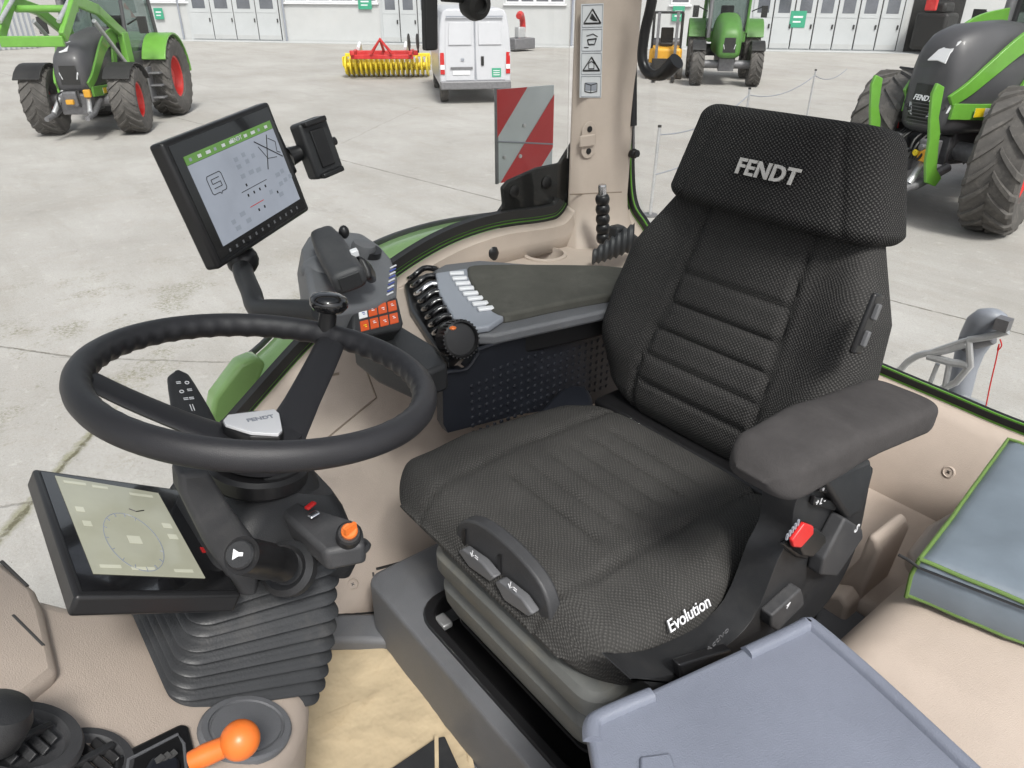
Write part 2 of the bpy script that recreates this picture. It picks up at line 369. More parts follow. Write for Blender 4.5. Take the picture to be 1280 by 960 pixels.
# recline/lumbar switch plate on the left flank of the backrest
sp = ax(1083, 405, .425)
mb = MB(); mb.box(sp, (.008, .028, .085), Matrix.Rotation(REC, 3, 'X')); q = mb.build('switch_plate', 'black', bo, .004)
for dz in (.018, -.018):
    mb = MB(); mb.box(sp + V((-.006, -dz * .32, dz)), (.008, .008, .022), Matrix.Rotation(REC, 3, 'X')); mb.build('switch', 'midgrey', bo, .002)
# left side shell
shell_px = [(972, 700), (988, 668), (994, 630), (1012, 600), (1040, 590), (1088, 582), (1086, 610), (1068, 690), (1035, 752), (985, 800), (905, 850), (845, 872), (800, 850), (792, 850), (845, 842), (897, 815), (940, 775)]
pts = curve([ax(x, y, .352) for x, y in shell_px] + [ax(*shell_px[0], .352)], 4)[:-1]
mb = MB(); mb.prism(pts, (.045, 0, 0)); sh = mb.build('side_shell', 'dark', seat, .008)
# belt buckle
B0 = ax(997, 672, .338)
mb = MB(); mb.prism([ax(x, y, .350) for x, y in [(972, 678), (985, 668), (1015, 662), (1024, 678), (1003, 697), (990, 694)]], (-.006, 0, 0)); mb.build('buckle_well', 'black', sh, .003)
mb = MB(); mb.prism([ax(x, y, .343) for x, y in [(984, 676), (1003, 650), (1016, 660), (1018, 668), (1000, 688), (988, 686)]], (-.018, 0, 0)); bk = mb.build('belt_buckle', 'black', sh, .003)
mb = MB(); mb.prism([ax(x, y, .3245) for x, y in [(985, 673), (1001, 651), (1012, 655), (1012, 664), (996, 682), (987, 681)]], (-.006, 0, 0)); mb.build('release_button', 'redp', bk, .002)
for i in range(5):
    mb = MB(); p = ax(984 + i * 3.4, 671 - i * 4.4, .324); mb.box(p, (.002, .003, .008)); mb.build('buckle_rib', 'ltgrey', bk)
# two rocker switches and symbols
for k, (sx, sy) in enumerate([(1036, 611), (1028, 628)]):
    c = ax(sx, sy, .350); R = Matrix.Rotation(math.radians(-8), 3, 'X')
    mb = MB(); mb.prism([ax(sx + a, sy + b, .350) for a, b in [(-14, -10), (14, -3), (11, 8), (-17, 1)]], (-.006, 0, 0)); rk = mb.build('rocker_switch', 'black', sh, .0015)
    text('+\u00b6-' if False else ('+ 5 -' if k == 0 else '+ L -'), 'symbol', 'whitep', rk, ax(sx - 2, sy - 1, .3435), (0, -.96, -.26), (0, -.26, .96), .013, .0004)
# recline lever S and lower lever
mb = MB(); mb.prism([ax(x, y, .33) for x, y in [(1058, 648), (1079, 662), (1080, 672), (1046, 722), (1026, 720), (1030, 700)]], (.022, 0, 0)); lv = mb.build('recline_lever', 'dgrey', seat, .004)
text('S', 'symbol', 'whitep', lv, ax(1071, 661, .3292), (0, -.8, -.6), (0, -.6, .8), .018, .0004, .0004)
mb = MB(); mb.prism([ax(x, y, .335) for x, y in [(965, 770), (1002, 736), (1005, 745), (1006, 756), (972, 790), (964, 784)]], (.018, 0, 0)); lv = mb.build('adjusting_lever', 'dgrey', seat, .003)
text('4', 'symbol', 'whitep', lv, ax(985, 757, .3342), (0, -.8, -.6), (0, -.6, .8), .014, .0004)
mb = MB(); mb.prism([ax(x, y, .34) for x, y in [(850, 832), (915, 812), (917, 830), (852, 850)]], (.014, 0, 0)); lv = mb.build('height_lever', 'black', seat, .003)
text('Activo', 'symbol', 'midgrey', lv, ax(897, 800, .3505), (0, -.9, .3), (0, .3, .9), .016, .0004)
# Evolution lettering on the cushion's left flank
from mathutils.bvhtree import BVHTree
cb_ = BVHTree.FromPolygons(cush.v, cush.f)
def cast(bvh, x, y):
    d = ray(x, y).normalized(); h, n_, i_, t_ = bvh.ray_cast(CAM, d); return h
ev_ = [cast(cb_, 834, 786), cast(cb_, 876, 758), cast(cb_, 857, 768)]
if all(ev_):
    e_ = (ev_[1] - ev_[0]).normalized(); n_ = (CAM - ev_[0]).normalized(); n_ = (n_ - e_ * n_.dot(e_)).normalized()
    text('Evolution', 'lettering', 'whitep', seat, (ev_[0] + ev_[1]) / 2 + n_ * .011, e_, n_.cross(e_), .0205, .0012, .0001, .35, .95)
# left armrest
def armsec(p, ax_, w_, h_): pass
A0 = V((.340, -.575, 2.663)); A1 = V((.318, -.865, 2.640)); al = (A1 - A0)
arm = pillow(A0, (-1, 0, 0), al, (0, -.07, 1), al.length, lambda v: lerp([0, .1, .36], [.042, .046, .046], v), lambda v: lerp([0, .10, .16, .29], [.027, .027, .021, .024], v),
             off=lambda v: lerp([0, .05, .12, .29], [-.008, -.004, .008, .010], v), n=4, re=.036)
arm.uv = None
arm.build('armrest', 'suede', seat, ang=80)
mb = MB(); mb.prism([ax(x, y, .335) for x, y in [(1030, 600), (1090, 575), (1092, 592), (1078, 640), (1060, 650)]], (.03, 0, 0)); mb.build('armrest_bracket', 'dark', seat, .006)
# levers bezel at the front below the cushion
bz = [(572, 655), (583, 650), (604, 658), (638, 686), (669, 722), (684, 752), (688, 782), (676, 792), (640, 768), (600, 725), (575, 700), (568, 680)]
mb = MB(); mb.prism(curve([ay(x, y, -.456) for x, y in bz] + [ay(*bz[0], -.456)], 3)[:-1], (0, -.02, 0)); bez = mb.build('lever_bezel', 'dgrey', seat, .004)
for pts_ in ([(582, 684), (588, 681), (612, 698), (628, 717), (622, 722), (596, 704)], [(628, 722), (634, 720), (662, 742), (676, 762), (670, 765), (640, 745)]):
    mb = MB(); mb.prism([ay(x, y, -.4545) for x, y in pts_], (0, .014, 0)); mb.build('seat_lever', 'midgrey', bez, .003)
for (x, y) in ((581, 672), (625, 704)):
    mb = MB(); mb.prism([ay(x - 2, y - 11, -.4555), ay(x + 2, y - 11, -.4555), ay(x + 2, y + 13, -.4555), ay(x - 2, y + 13, -.4555)], (0, .002, 0)); mb.build('lever_slot', 'black', bez)
text('\u2193=', 'symbol', 'whitep', bez, ay(603, 692, -.4545) + V((0, .0145, .004)), (-1, 0, 0), (0, -.2, 1), .014, .0004)
text('\u2193=', 'symbol', 'whitep', bez, ay(651, 731, -.4545) + V((0, .0145, .004)), (-1, 0, 0), (0, -.2, 1), .014, .0004)
# suspension base
def rrect(cx, cy, hx, hy, r, z, n=6):
    o = []
    for sx, sy, a0 in ((1, 1, 0), (-1, 1, 90), (-1, -1, 180), (1, -1, 270)):
        for k in range(n + 1):
            a = math.radians(a0 + 90 * k / n); o.append(V((cx + sx * (hx - r) + r * math.cos(a), cy + sy * (hy - r) + r * math.sin(a), z)))
    return o
cx, cy = .592, -.71
mb = MB(); secs = []
for z, g in [(2.340, -.004), (2.336, .006), (2.326, .012), (2.300, .012), (2.292, .008), (2.288, -.004), (2.280, -.006), (2.272, .0), (2.262, .006), (2.235, .004), (2.214, -.004), (2.204, -.012)]:
    secs.append(rrect(cx, cy, .176 + g, .255 + g, .035, z))
mb.loft(secs); mb.build('suspension_cover', 'oldgrey', seat, ang=30)
mb = MB(); mb.loft([rrect(cx, cy, .162, .235, .03, z) for z in (2.205, 2.19)]); mb.loft([rrect(cx, cy, .167, .241, .03, z) for z in (2.19, 2.184)]); mb.loft([rrect(cx, cy, .15, .215, .03, z) for z in (2.184, 2.153)]); mb.build('suspension_frame', 'black', seat)
mb = MB(); mb.bb(.47, .84, -.88, -.5, 2.30, 2.352); mb.bb(.44, .88, -1.02, -.885, 2.20, 2.395); mb.build('seat_pan_and_filler', 'black', seat, .01)  # rear block is an added black filler darkening the gap behind the cushion
mb = MB(); mb.tube(curve([ay(762, 858, -.52), ay(775, 862, -.51), ay(790, 850, -.54)], 4), .005, 10); mb.build('release_pin', 'dgrey', seat)
# buckle end and lap belt between seat and console
mb = MB(); mb.prism(curve([az(x, y, 2.40) for x, y in [(672, 517), (690, 495), (712, 480), (735, 484), (742, 505), (735, 520), (700, 522)]], 2), (0, 0, -.05)); mb.build('belt_reel_cover', 'darkblue', seat, .01)

# ================================================================== RIGHT CONSOLE (armrest, keypad, joystick)
con = thing('armrest_console', 'right-hand armrest console with padded top, joystick, finger levers and lit orange keys', 'control console', (.95, -.7, 2.30))
ZP = 2.572
mb = MB(); mb.prism(curve([az(x, y, ZP) for x, y in [(584, 333), (605, 330), (690, 330), (775, 333), (840, 350), (835, 368), (780, 365), (700, 378), (640, 391), (622, 391), (604, 377), (589, 353), (583, 340)]], 3)[:-1], (0, 0, -.022)); mb.build('arm_pad', 'suede2', con, .008)
mb = MB(); mb.prism([az(x, y, ZP - .018) for x, y in [(541, 338), (556, 330), (600, 325), (850, 345), (850, 385), (770, 385), (618, 418), (578, 418), (568, 398), (547, 358)]], (0, 0, -.022)); mb.build('console_body', 'grey', con, .006)
mb = MB(); mb.prism([az(x, y, ZP - .041) for x, y in [(560, 400), (590, 424), (620, 424), (760, 394), (860, 400), (850, 365), (560, 350)]], (0, 0, -.045)); mb.build('console_underside', 'black', con, .008)
mb = MB(); mb.prism([az(x, y, ZP - .004) for x, y in [(544, 341), (584, 335), (590, 355), (606, 380), (630, 395), (612, 407), (578, 412), (566, 396), (549, 366)]], (0, 0, -.013)); mb.build('switch_plate', 'ltgrey', con, .004)
for i in range(8):
    t = i / 7; x = 571 + 30 * t + 6 * t * t - 5 * math.sin(t * PI) * .4; y = 341 + 44 * t
    c = az(x, y, ZP); mb = MB(); mb.box(c + V((0, 0, -.001)), (.013, .030, .006), Matrix.Rotation(math.radians(-30 + 8 * t), 3, 'Z')); mb.build('push_button', 'whitep', con, .002)
# finger levers (black, in a fan) and their base
mb = MB(); mb.prism([az(x, y, 2.518) for x, y in [(505, 355), (520, 335), (548, 330), (560, 370), (590, 425), (560, 452), (535, 420), (512, 385)]], (0, 0, -.05)); mb.build('lever_base', 'black', con, .006)
for i in range(8):
    t = i / 7; x0, y0 = 516 + 32 * t, 346 + 68 * t; x1, y1 = x0 + 28, y0 - 10 + 5 * t
    mb = MB(); a = az(x0, y0, 2.548); b = az(x1, y1, 2.554); mb.tube(curve([az(x0 - 6, y0 + 3, 2.525), a, a.lerp(b, .5) + V((0, 0, .010)), b, az(x1 + 2, y1, 2.525)], 4), [.003] + [.0062] * 15 + [.003], 10, 1.1)
    mb.build('finger_lever', 'gloss' if i not in (2,) else 'chrome', con)
# knurled dial with orange mark
dc = ad(577, 424, 1.25); da = V((-.75, .1, .3)).normalized()
mb = MB(); prof = [(.030, -.04), (.032, -.038), (.032, .0), (.029, .002), (.027, -.005), (.012, -.004)]; mb.lathe(dc, da, prof, 40)
for k in range(30):
    a = da.orthogonal().normalized(); b = da.cross(a); t = 2 * PI * k / 30; mb.box(dc - da * .012 + (a * math.cos(t) + b * math.sin(t)) * .0325, (.024, .003, .003), Matrix((da, b * math.cos(t) - a * math.sin(t), a * math.cos(t) + b * math.sin(t))).transposed())
dd = mb.build('thumb_wheel', 'black', con, ang=28)
mb = MB(); mb.ball(ad(566, 410, 1.205), .006, 12, (1, 1, .5)); mb.build('dial_mark', 'orange', dd)
# side panel with raised dots
pl = [(553, 472), (560, 465), (583, 461), (598, 441), (612, 432), (752, 392), (800, 390), (800, 500), (740, 505), (650, 518), (560, 541), (554, 530)]
SPX = .962
mb = MB(); mb.prism([ax(x, y, SPX) for x, y in pl], (.02, 0, 0))
for i in range(22):
    for j in range(11):
        y = -.66 - i * .0165; z = 2.345 + j * .0165
        px, py = 0, 0
        d = V((SPX, y, z)) - CAM; k = FPX / d.dot(FWD); px = 640 + k * d.dot(RGT); py = 480 - k * d.dot(UPV)
        if 575 < px < 800 and py > 474 - (px - 575) * .32 + (12 if px < 610 else 0): mb.ball(V((SPX, y, z)), .0048, 8, (.6, 1, 1))
mb.build('side_panel', 'darkblue', con, .003, ang=50)
mb = MB(); mb.tube(curve([ax(x, y, SPX - .004) for x, y in pl[:-6]], 3), .004, 8); mb.build('panel_rim', 'darkblue', con)
# front arm linking console and joystick unit
mb = MB(); mb.prism([az(x, y, 2.545) for x, y in [(440, 425), (500, 405), (545, 432), (560, 455), (520, 470), (470, 448)]], (0, 0, -.05)); mb.build('console_link', 'dark', con, .008)
# joystick unit
JN = V((-.25, -.22, 1)).normalized(); JP = V((1.21, -.57, 2.643))
jo = [(378, 306), (386, 293), (410, 286), (452, 290), (476, 306), (490, 322), (498, 345), (497, 368), (470, 380), (440, 386), (405, 392), (388, 370)]
mb = MB(); mb.prism([ap(x, y, JP, JN) for x, y in jo], JN * -.07); mb.build('joystick_housing', 'grey', con, .010)
KP = ap(474, 372, JP - JN * .002, JN); KN = V((-.62, -.25, .74)).normalized()
kp = [(441, 384), (497, 370), (505, 404), (502, 412), (449, 421), (440, 412)]
mb = MB(); mb.prism([ap(x, y, KP, KN) for x, y in kp], KN * -.04); kb = mb.build('keypad_block', 'dark', con, .005)
for r in range(2):
    for c in range(4):
        x0 = 448 + c * 12.2 + r * 2.2; y0 = 386 - c * 3.0 + r * 15.5
        pts = [ap(x, y, KP + KN * .0015, KN) for x, y in [(x0, y0), (x0 + 10.2, y0 - 2.5), (x0 + 12, y0 + 10), (x0 + 1.6, y0 + 12.6)]]
        mb = MB(); mb.prism(pts, KN * -.004); o = mb.build('lit_key', 'whitep' if (r, c) == (0, 0) else 'keyo', kb, .001)
        cc = sum(pts, V()) / 4; e1 = (pts[1] - pts[0]).normalized(); e2 = KN.cross(e1)
        mb = MB()
        mb.box(cc + KN * .0006, (.006, .0012, .0008), Matrix((e1, e2, KN)).transposed()); mb.box(cc + KN * .0006 + e2 * .003 * (1 if c % 2 else -1), (.004, .0012, .0008), Matrix((e1, e2, KN)).transposed())
        mb.build('key_symbol', 'gauge' if (r, c) == (0, 0) else ('yell' if (r, c) == (1, 0) else 'whitep'), o)
# blue scale marks on the right of the housing
for i in range(9):
    x, y = 492 - i * .5, 334 + i * 4.2
    mb = MB(); a = ap(x - 4, y + 1, JP + JN * .0008, JN); b = ap(x + 3, y - 2.5, JP + JN * .0008, JN); mb.tube([a, b], .0016, 6); mb.build('scale_mark', 'gauge' if i % 2 else 'whitep', con)
# joystick grip
g0 = ad(403, 293, 1.33); g1 = ad(438, 352, 1.19)
gv = (g1 - g0).normalized(); gw = -FWD.lerp(V((0, 0, -1)), .5).normalized(); gw = (gw - gv * gw.dot(gv)).normalized(); gu = gv.cross(gw)
jg = pillow(g0, gu, gv, gw, (g1 - g0).length, lambda v: lerp([0, .06, .13], [.021, .027, .028], v), lambda v: lerp([0, .06, .13], [.016, .022, .02], v), n=3.5, re=.008, NV=30)
jg.uv = None; jgo = jg.build('joystick_grip', 'dgrey', con, ang=60)
mb = MB(); mb.box(g1 + gv * .001, (.036, .003, .026), Matrix((gu, gv, gw)).transposed()); mb.build('grip_end', 'dark', jgo, .004)
mb = MB(); mb.prism([ad(x, y, 1.235) for x, y in [(444, 318), (456, 322), (463, 336), (465, 348), (455, 350), (446, 338)]], FWD * .05); mb.build('thumb_lever', 'black', jgo, .006)
mb = MB(); mb.ball(ad(430, 290, 1.31), .0095, 12, (1, 1, 1.3)); mb.build('top_button', 'black', jgo)
mb = MB(); mb.box(ad(443, 316, 1.225), (.013, .012, .012), Matrix((gu, gv, gw)).transposed()); mb.build('grip_button', 'whitep', jgo, .002)
mb = MB(); mb.box(ad(417, 352, 1.25), (.008, .03, .02), Matrix((gu, gv, gw)).transposed()); mb.build('grip_accent', 'orange', jgo, .002)
rc = ap(455, 306, JP + JN * .02, JN)
mb = MB(); mb.lathe(rc, JN, [(.022, -.02), (.023, -.004), (.021, .004), (.016, .006)], 28); mb.build('rotary_knob', 'midgrey', con, ang=30)
mb = MB(); mb.lathe(rc + V((.0, -.012, -.002)), JN, [(.025, -.02), (.025, -.008)], 28); mb.build('rotary_base', 'black', con)
jc = ap(405, 330, JP, JN)
mb = MB(); mb.ball(jc - JN * .01, .04, 20, (1, 1, .6)); mb.build('joystick_socket', 'grey', con)

# ================================================================== terminal display on its arm
def rectfit(qs, w_=None):
    r = [ray(*q) / FPX for q in qs]
    Mx = Matrix((r[1], -r[2], r[3])).transposed(); a = Mx.inverted() @ r[0]
    d = [1, a[0], a[1], a[2]]; p = [r[i] * d[i] for i in range(4)]
    k = w_ / (p[1] - p[0]).length; return [CAM + q * k for q in p]
P4 = rectfit([(203, 178), (337, 126), (387, 263), (273, 338)], .285)
ex = (P4[1] - P4[0]).normalized(); ey = (P4[0] - P4[3]); ey = (ey - ex * ey.dot(ex)).normalized(); en = ex.cross(ey)
Wd = (P4[1] - P4[0]).length; Hd = (P4[0] - P4[3]).length; Cd = sum(P4, V()) / 4
td = thing('terminal_display', 'tilted tablet-size terminal with lit grey screen and green top bar, on arm above the joystick', 'display', Cd - ey * Hd * .5)
RD = Matrix((ex, ey, en)).transposed()
def onp(u, v, h=0): return Cd + ex * (u - .5) * Wd + ey * (.5 - v) * Hd + en * h
mb = MB(); mb.box(Cd - en * .014, (Wd, Hd, .028), RD); hsg = mb.build('housing', 'black', td, .006)
mb = MB(); mb.box(Cd - en * .034, (Wd * .7, Hd * .7, .016), RD); mb.build('rear_cover', 'dark', td, .006)
def srect(u0, u1, v0, v1, h, mat, name, par, th=.0008):
    mb = MB(); mb.prism([onp(u0, v0, h), onp(u1, v0, h), onp(u1, v1, h), onp(u0, v1, h)], en * -th); return mb.build(name, mat, par)
srect(.035, .965, .04, .96, .0008, 'gloss', 'glass_front', td)
sc = srect(.10, .93, .215, .86, .0016, 'scr1', 'screen', td)
srect(.10, .93, .145, .212, .0016, 'scrgreen', 'screen_bar', td)
for i in range(11): srect(.13 + i * .072, .15 + i * .072 + .01 * (i % 3), .168, .192, .0022, 'stickerw' if i % 3 else 'scrdim', 'screen_icon', sc, .0004)
text('FENDT', 'screen_icon', 'stickerw', sc, onp(.56, .178, .0019), ex, ey, .010, .0002)
rnd = random.Random(4)
for (u, v) in [(.47, .30), (.55, .29), (.47, .36), (.56, .35), (.63, .33), (.47, .44), (.62, .45), (.55, .44), (.78, .56), (.84, .55), (.78, .64), (.84, .63), (.9, .62), (.66, .66), (.24, .72), (.33, .70), (.25, .78), (.36, .77), (.74, .72)]:
    srect(u, u + .03 + rnd.random() * .02, v, v + .035, .0021, 'scrdim', 'screen_icon', sc, .0004)
for (u, v) in [(.48, .52), (.46, .60), (.52, .60), (.58, .60), (.64, .60), (.50, .745), (.56, .745), (.73, .695)]:
    srect(u, u + .012, v, v + .022, .0022, 'scrdark', 'screen_icon', sc, .0004)
srect(.42, .68, .565, .57, .0022, 'scrdark', 'screen_icon', sc, .0004); srect(.44, .58, .70, .706, .0022, 'tail', 'screen_icon', sc, .0004)
def sline(pts, mat='scrdark', w_=.0011):
    mb = MB()
    for a, b in zip(pts[:-1], pts[1:]):
        A, B = onp(*a, .0024), onp(*b, .0024); mb.box((A + B) / 2, ((B - A).length, w_, .0005), Matrix(((B - A).normalized(), en.cross((B - A).normalized()), en)).transposed())
    mb.build('screen_icon', mat, sc)
sline([(.20, .34), (.31, .34), (.32, .36), (.32, .47), (.31, .485), (.27, .485), (.26, .50), (.25, .485), (.20, .485), (.19, .47), (.19, .36), (.20, .34)])
sline([(.29, .375), (.22, .375), (.22, .41), (.29, .41), (.29, .445), (.22, .445)])
sline([(.70, .25), (.92, .46)], w_=.0018); sline([(.84, .24), (.73, .50)], w_=.0018); sline([(.72, .30), (.77, .42), (.86, .44)]); sline([(.84, .27), (.90, .32), (.88, .40), (.91, .42)])
for i in range(12): srect(.13 + i * .066, .145 + i * .066, .90, .925, .0016, 'midgrey', 'soft_key', td, .0004)
# arm
mb = MB(); a0 = ad(318, 345, 1.27); b0 = ad(302, 318, 1.30)
pa = [b0, ad(304, 340, 1.27), ad(314, 365, 1.24), ad(322, 385, 1.21), ad(345, 387, 1.18), ad(400, 388, 1.12)]
mb.tube(curve(pa, 6), [.022] * 3 + [.017] * 28, 14, 1.0); mb.build('mounting_arm', 'dark', td)
mb = MB(); mb.ball(ad(303, 325, 1.29), .028, 16); mb.build('ball_joint', 'black', td)
# phone holder
ph = thing('phone_holder', 'small black phone clamp fixed to the right edge of the tilted terminal', 'phone holder', ad(395, 220, 1.42))
Hc = ad(396, 185, 1.42)
mb = MB(); mb.box(Hc, (.066, .105, .036), RD @ Matrix.Rotation(math.radians(-24), 3, 'Y')); hb = mb.build('back_plate', 'dark', ph, .007)
R2 = RD @ Matrix.Rotation(math.radians(-24), 3, 'Y')
mb = MB(); mb.box(Hc + R2 @ V((0, .0, .020)), (.03, .07, .004), R2); mb.build('pad', 'black', hb, .002)
for s in (-1, 1):
    mb = MB(); mb.box(Hc + R2 @ V((0.0, s * .048, .020)), (.050, .010, .02), R2); mb.build('jaw', 'black', ph, .003)
mb = MB(); mb.cyl(Hc + R2 @ V((.028, 0, 0)), Hc + R2 @ V((.045, 0, 0)), .008); mb.build('clamp_screw', 'black', ph)
mb = MB(); mb.tube([ad(362, 196, 1.40), ad(376, 190, 1.41), Hc], [.018, .014, .018], 12); mb.build('stem', 'black', ph)
mb = MB(); mb.tube([ad(345, 168, 1.40), ad(366, 215, 1.38)], .008, 10); mb.build('edge_clamp', 'black', ph)

# ================================================================== STEERING WHEEL
wc = V((.721, -.222, 2.722)); wn = V((-.008, -.2085, .978)).normalized()
wt = thing('steering_wheel', 'black grip steering wheel with scalloped rim, three spokes and knob', 'steering wheel', wc - wn * .09)
wa = wn.cross(V((0, 1, 0))).normalized(); wb = wn.cross(wa)
mb = MB(); NN = 240; K = 16; RR = .1752; vs = []; fs = []
for i in range(NN):
    t = 2 * PI * i / NN; rad = wa * math.cos(t) + wb * math.sin(t); 
    for k in range(K):
        f = 2 * PI * k / K; r = .0148
        inn = max(0, -math.cos(f - .35)) ** 2
        sc_ = .0016 * inn * (1 - abs(math.sin(t * 24)) * 1.6)
        vs.append(wc + rad * (RR + (r + sc_) * math.cos(f) * .92) + wn * (r + sc_) * math.sin(f))
fs = [(i * K + k, ((i + 1) % NN) * K + k, ((i + 1) % NN) * K + (k + 1) % K, i * K + (k + 1) % K) for i in range(NN) for k in range(K)]
mb.add(vs, fs); mb.build('rim', 'leather', wt, ang=80)
hubc = wc - wn * .066
def wpix(x, y): return ap(x, y, wc, wn)
for (rx, ry, hx, hy) in [(121, 468, 290, 548), (411, 424, 352, 548)]:
    a = wpix(rx, ry); a = wc + (a - wc).normalized() * RR; b = ap(hx, hy, hubc, wn)
    path = curve([a, a.lerp(b, .3) - wn * .004, a.lerp(b, .7) - wn * .004, b], 6); side = (b - a).cross(wn).normalized()
    secs = []
    for i, p in enumerate(path):
        t = i / (len(path) - 1); ww = lerp([0, .15, .6, 1], [.015, .019, .021, .026], t); th = .007
        secs.append([p + side * ww * math.cos(q) + wn * th * math.sin(q) for q in [2 * PI * k / 14 for k in range(14)]])
    mb = MB(); mb.loft(secs); mb.build('spoke', 'leather', wt, ang=60)
mb = MB(); mb.lathe(hubc, wn, [(.045, -.03), (.050, -.01), (.046, .006), (.030, .010)], 36); mb.build('hub', 'leather', wt, ang=35)
mb = MB(); bp_ = [ap(x, y, hubc + wn * .018, wn) for x, y in [(277, 526), (284, 519), (343, 512), (350, 517), (355, 540), (350, 546), (312, 545), (280, 533)]]
mb.prism(bp_, wn * -.012); bd_ = mb.build('badge_base', 'black', wt, .002)
mb = MB(); mb.prism([ap(x, y, hubc + wn * .022, wn) for x, y in [(279, 525), (285, 518), (343, 511), (349, 516), (353, 537), (348, 542), (314, 540), (282, 530)]], wn * -.004); bg_ = mb.build('badge', 'whitep', wt, .001)
e1 = (ap(343, 520, hubc, wn) - ap(303, 527, hubc, wn)).normalized()
text('FENDT', 'lettering', 'ltgrey', bg_, ap(325, 523, hubc + wn * .0222, wn), e1, wn.cross(e1), .010, .0003, .0003, .15)
# knob
kn0 = ap(412, 415, wc, wn); kn0 = wc + (kn0 - wc).normalized() * RR
kn = MB(); kn.cyl(kn0 - wn * .0, kn0 + wn * .036, .012, .011); ko = kn.build('knob_stem', 'black', wt)
mb = MB(); mb.lathe(kn0 + wn * .034, wn, [(.010, -.001), (.020, .0), (.0245, .006), (.0245, .012), (.021, .018), (.012, .0215), (.002, .0225)], 30); mb.build('spinner_knob', 'gloss', wt, .0, ang=70)

# ================================================================== STEERING COLUMN
ca = V((0, -.5, .866)); ce = V((0, -.866, -.5)); cxv = V((1, 0, 0))
colm = thing('steering_column', 'dark steering column with ribbed rubber bellows, horn stalk and ignition key', 'steering column', (.72, -.10, 2.36))
B0_ = V((.725, -.112, 2.378))
def ring(c, hx, hy, r, n=7, ce=ce):
    o = []
    for sx, sy, a0 in ((1, 1, 0), (-1, 1, 90), (-1, -1, 180), (1, -1, 270)):
        for k in range(n + 1):
            a = math.radians(a0 + 90 * k / n); o.append(c + cxv * (sx * (hx - r) + r * math.cos(a)) + ce * (sy * (hy - r) + r * math.sin(a)))
    return o
secs = []; nr = 11
for i in range(nr * 8 + 1):
    t = i / (nr * 8); h = -.02 + t * .185; bl = math.sin(t * nr * 2 * PI) * .0052 + .002 * math.sin(t * nr * 4 * PI)
    an_ = math.radians(32 - 24 * t ** 1.2); cet = V((0, -math.cos(an_), -math.sin(an_)))
    bul = math.sin(PI * min(1, t * 1.05)) * .008
    bl *= 1 + .5 * noise.noise(V((h * 40, 3, 1))); bul += -.010 * (1 - sst(0, .12, t)) + .002 * noise.noise(V((h * 22, 0, 0)))
    secs.append(ring(B0_ + ca * (h * .97) + ce * (.002 - .024 * t), .106 - .022 * t + bl + bul, .088 - .014 * t + bl + bul, .024, ce=cet))
mb = MB(); mb.loft(secs); mb.build('bellows', 'rubber', colm, ang=75)
T0 = B0_ + ca * .165
# lower shroud round the bellows top
secs = []
for h, gx, gy in [(-.012, .082, .088), (.01, .084, .088), (.04, .075, .078), (.07, .055, .06), (.085, .045, .045)]:
    secs.append(ring(T0 + ca * h * .9 + V((0, 0, .0)), gx, gy, .022))
mb = MB(); mb.loft(secs); mb.build('shroud', 'dark', colm, ang=35)
mb = MB(); mb.tube([T0 + ca * .05, hubc - wn * .028], [.046, .044], 28); mb.build('column_tube', 'dark', colm)
mb = MB(); mb.lathe(hubc - wn * .035, wn, [(.052, -.022), (.055, -.018), (.055, -.004), (.05, 0)], 32); mb.build('column_collar', 'black', colm, ang=30)
# arm that carries the dash display (left flank, light grey edge)
mb = MB(); mb.prism([ax(x, y, .635) for x, y in [(224, 592), (262, 590), (292, 640), (330, 690), (322, 752), (300, 745), (262, 690), (226, 618)]], (.03, 0, 0)); mb.build('display_bracket', 'dgrey', colm, .006)
# horn stalk
s0 = ad(352, 706, .76); s1 = ad(302, 694, .68)
mb = MB(); mb.tube([s0, s0.lerp(s1, .35), s0.lerp(s1, .4), s1], [.018, .016, .0185, .0175], 24); st = mb.build('horn_stalk', 'black', colm, ang=35)
mb = MB(); sa = (s1 - s0).normalized(); mb.lathe(s1, sa, [(.0135, -.002), (.0135, .004), (.012, .006)], 24); mb.build('horn_button', 'dark', st, ang=30)
cu_ = RGT; mb = MB()
for pts_ in ([(-.006, -.0022), (-.006, .0022), (-.001, .0022), (.006, .0062), (.006, -.0062), (-.001, -.0022)],): mb.prism([s1 + sa * .0075 + (RGT - sa * RGT.dot(sa)).normalized() * -a * .8 + sa.cross((RGT - sa * RGT.dot(sa)).normalized()) * b * .8 for a, b in pts_], sa * -.001)
q1 = (RGT - sa * RGT.dot(sa)).normalized()
mb.build('horn_symbol', 'whitep', st)
mb = MB(); mb.lathe(ad(358, 710, .79), sa, [(.030, -.012), (.030, .0), (.024, .006), (.018, .0)], 30); mb.build('stalk_collar', 'dark', colm, ang=30)
# wiper/indicator stalk with symbols seen through the wheel
a = ad(222, 470, .90); b = ad(245, 530, .86); mb = MB()
sd_ = (b - a).normalized(); sw = sd_.cross(wn).normalized()
secs = []
for t, ww in [(0, .006), (.05, .013), (.25, .016), (.7, .021), (1, .023), (1.25, .02)]:
    p = a + (b - a) * t; secs.append([p + sw * ww * math.cos(q) + wn * .008 * math.sin(q) for q in [2 * PI * k / 16 for k in range(16)]])
mb.loft(secs); ws = mb.build('wiper_stalk', 'dark', colm, ang=50)
for i, s in enumerate(['\u2261 \u25cb', '\u25cb \u2261', '\u2261\u2261', '\u2502\u2502']):
    text(s if False else ['= o', 'o =', '==', '||'][i], 'symbol', 'whitep', ws, a + (b - a) * (.28 + .17 * i) + wn * .0085, -sw, -sd_, .011, .0003)
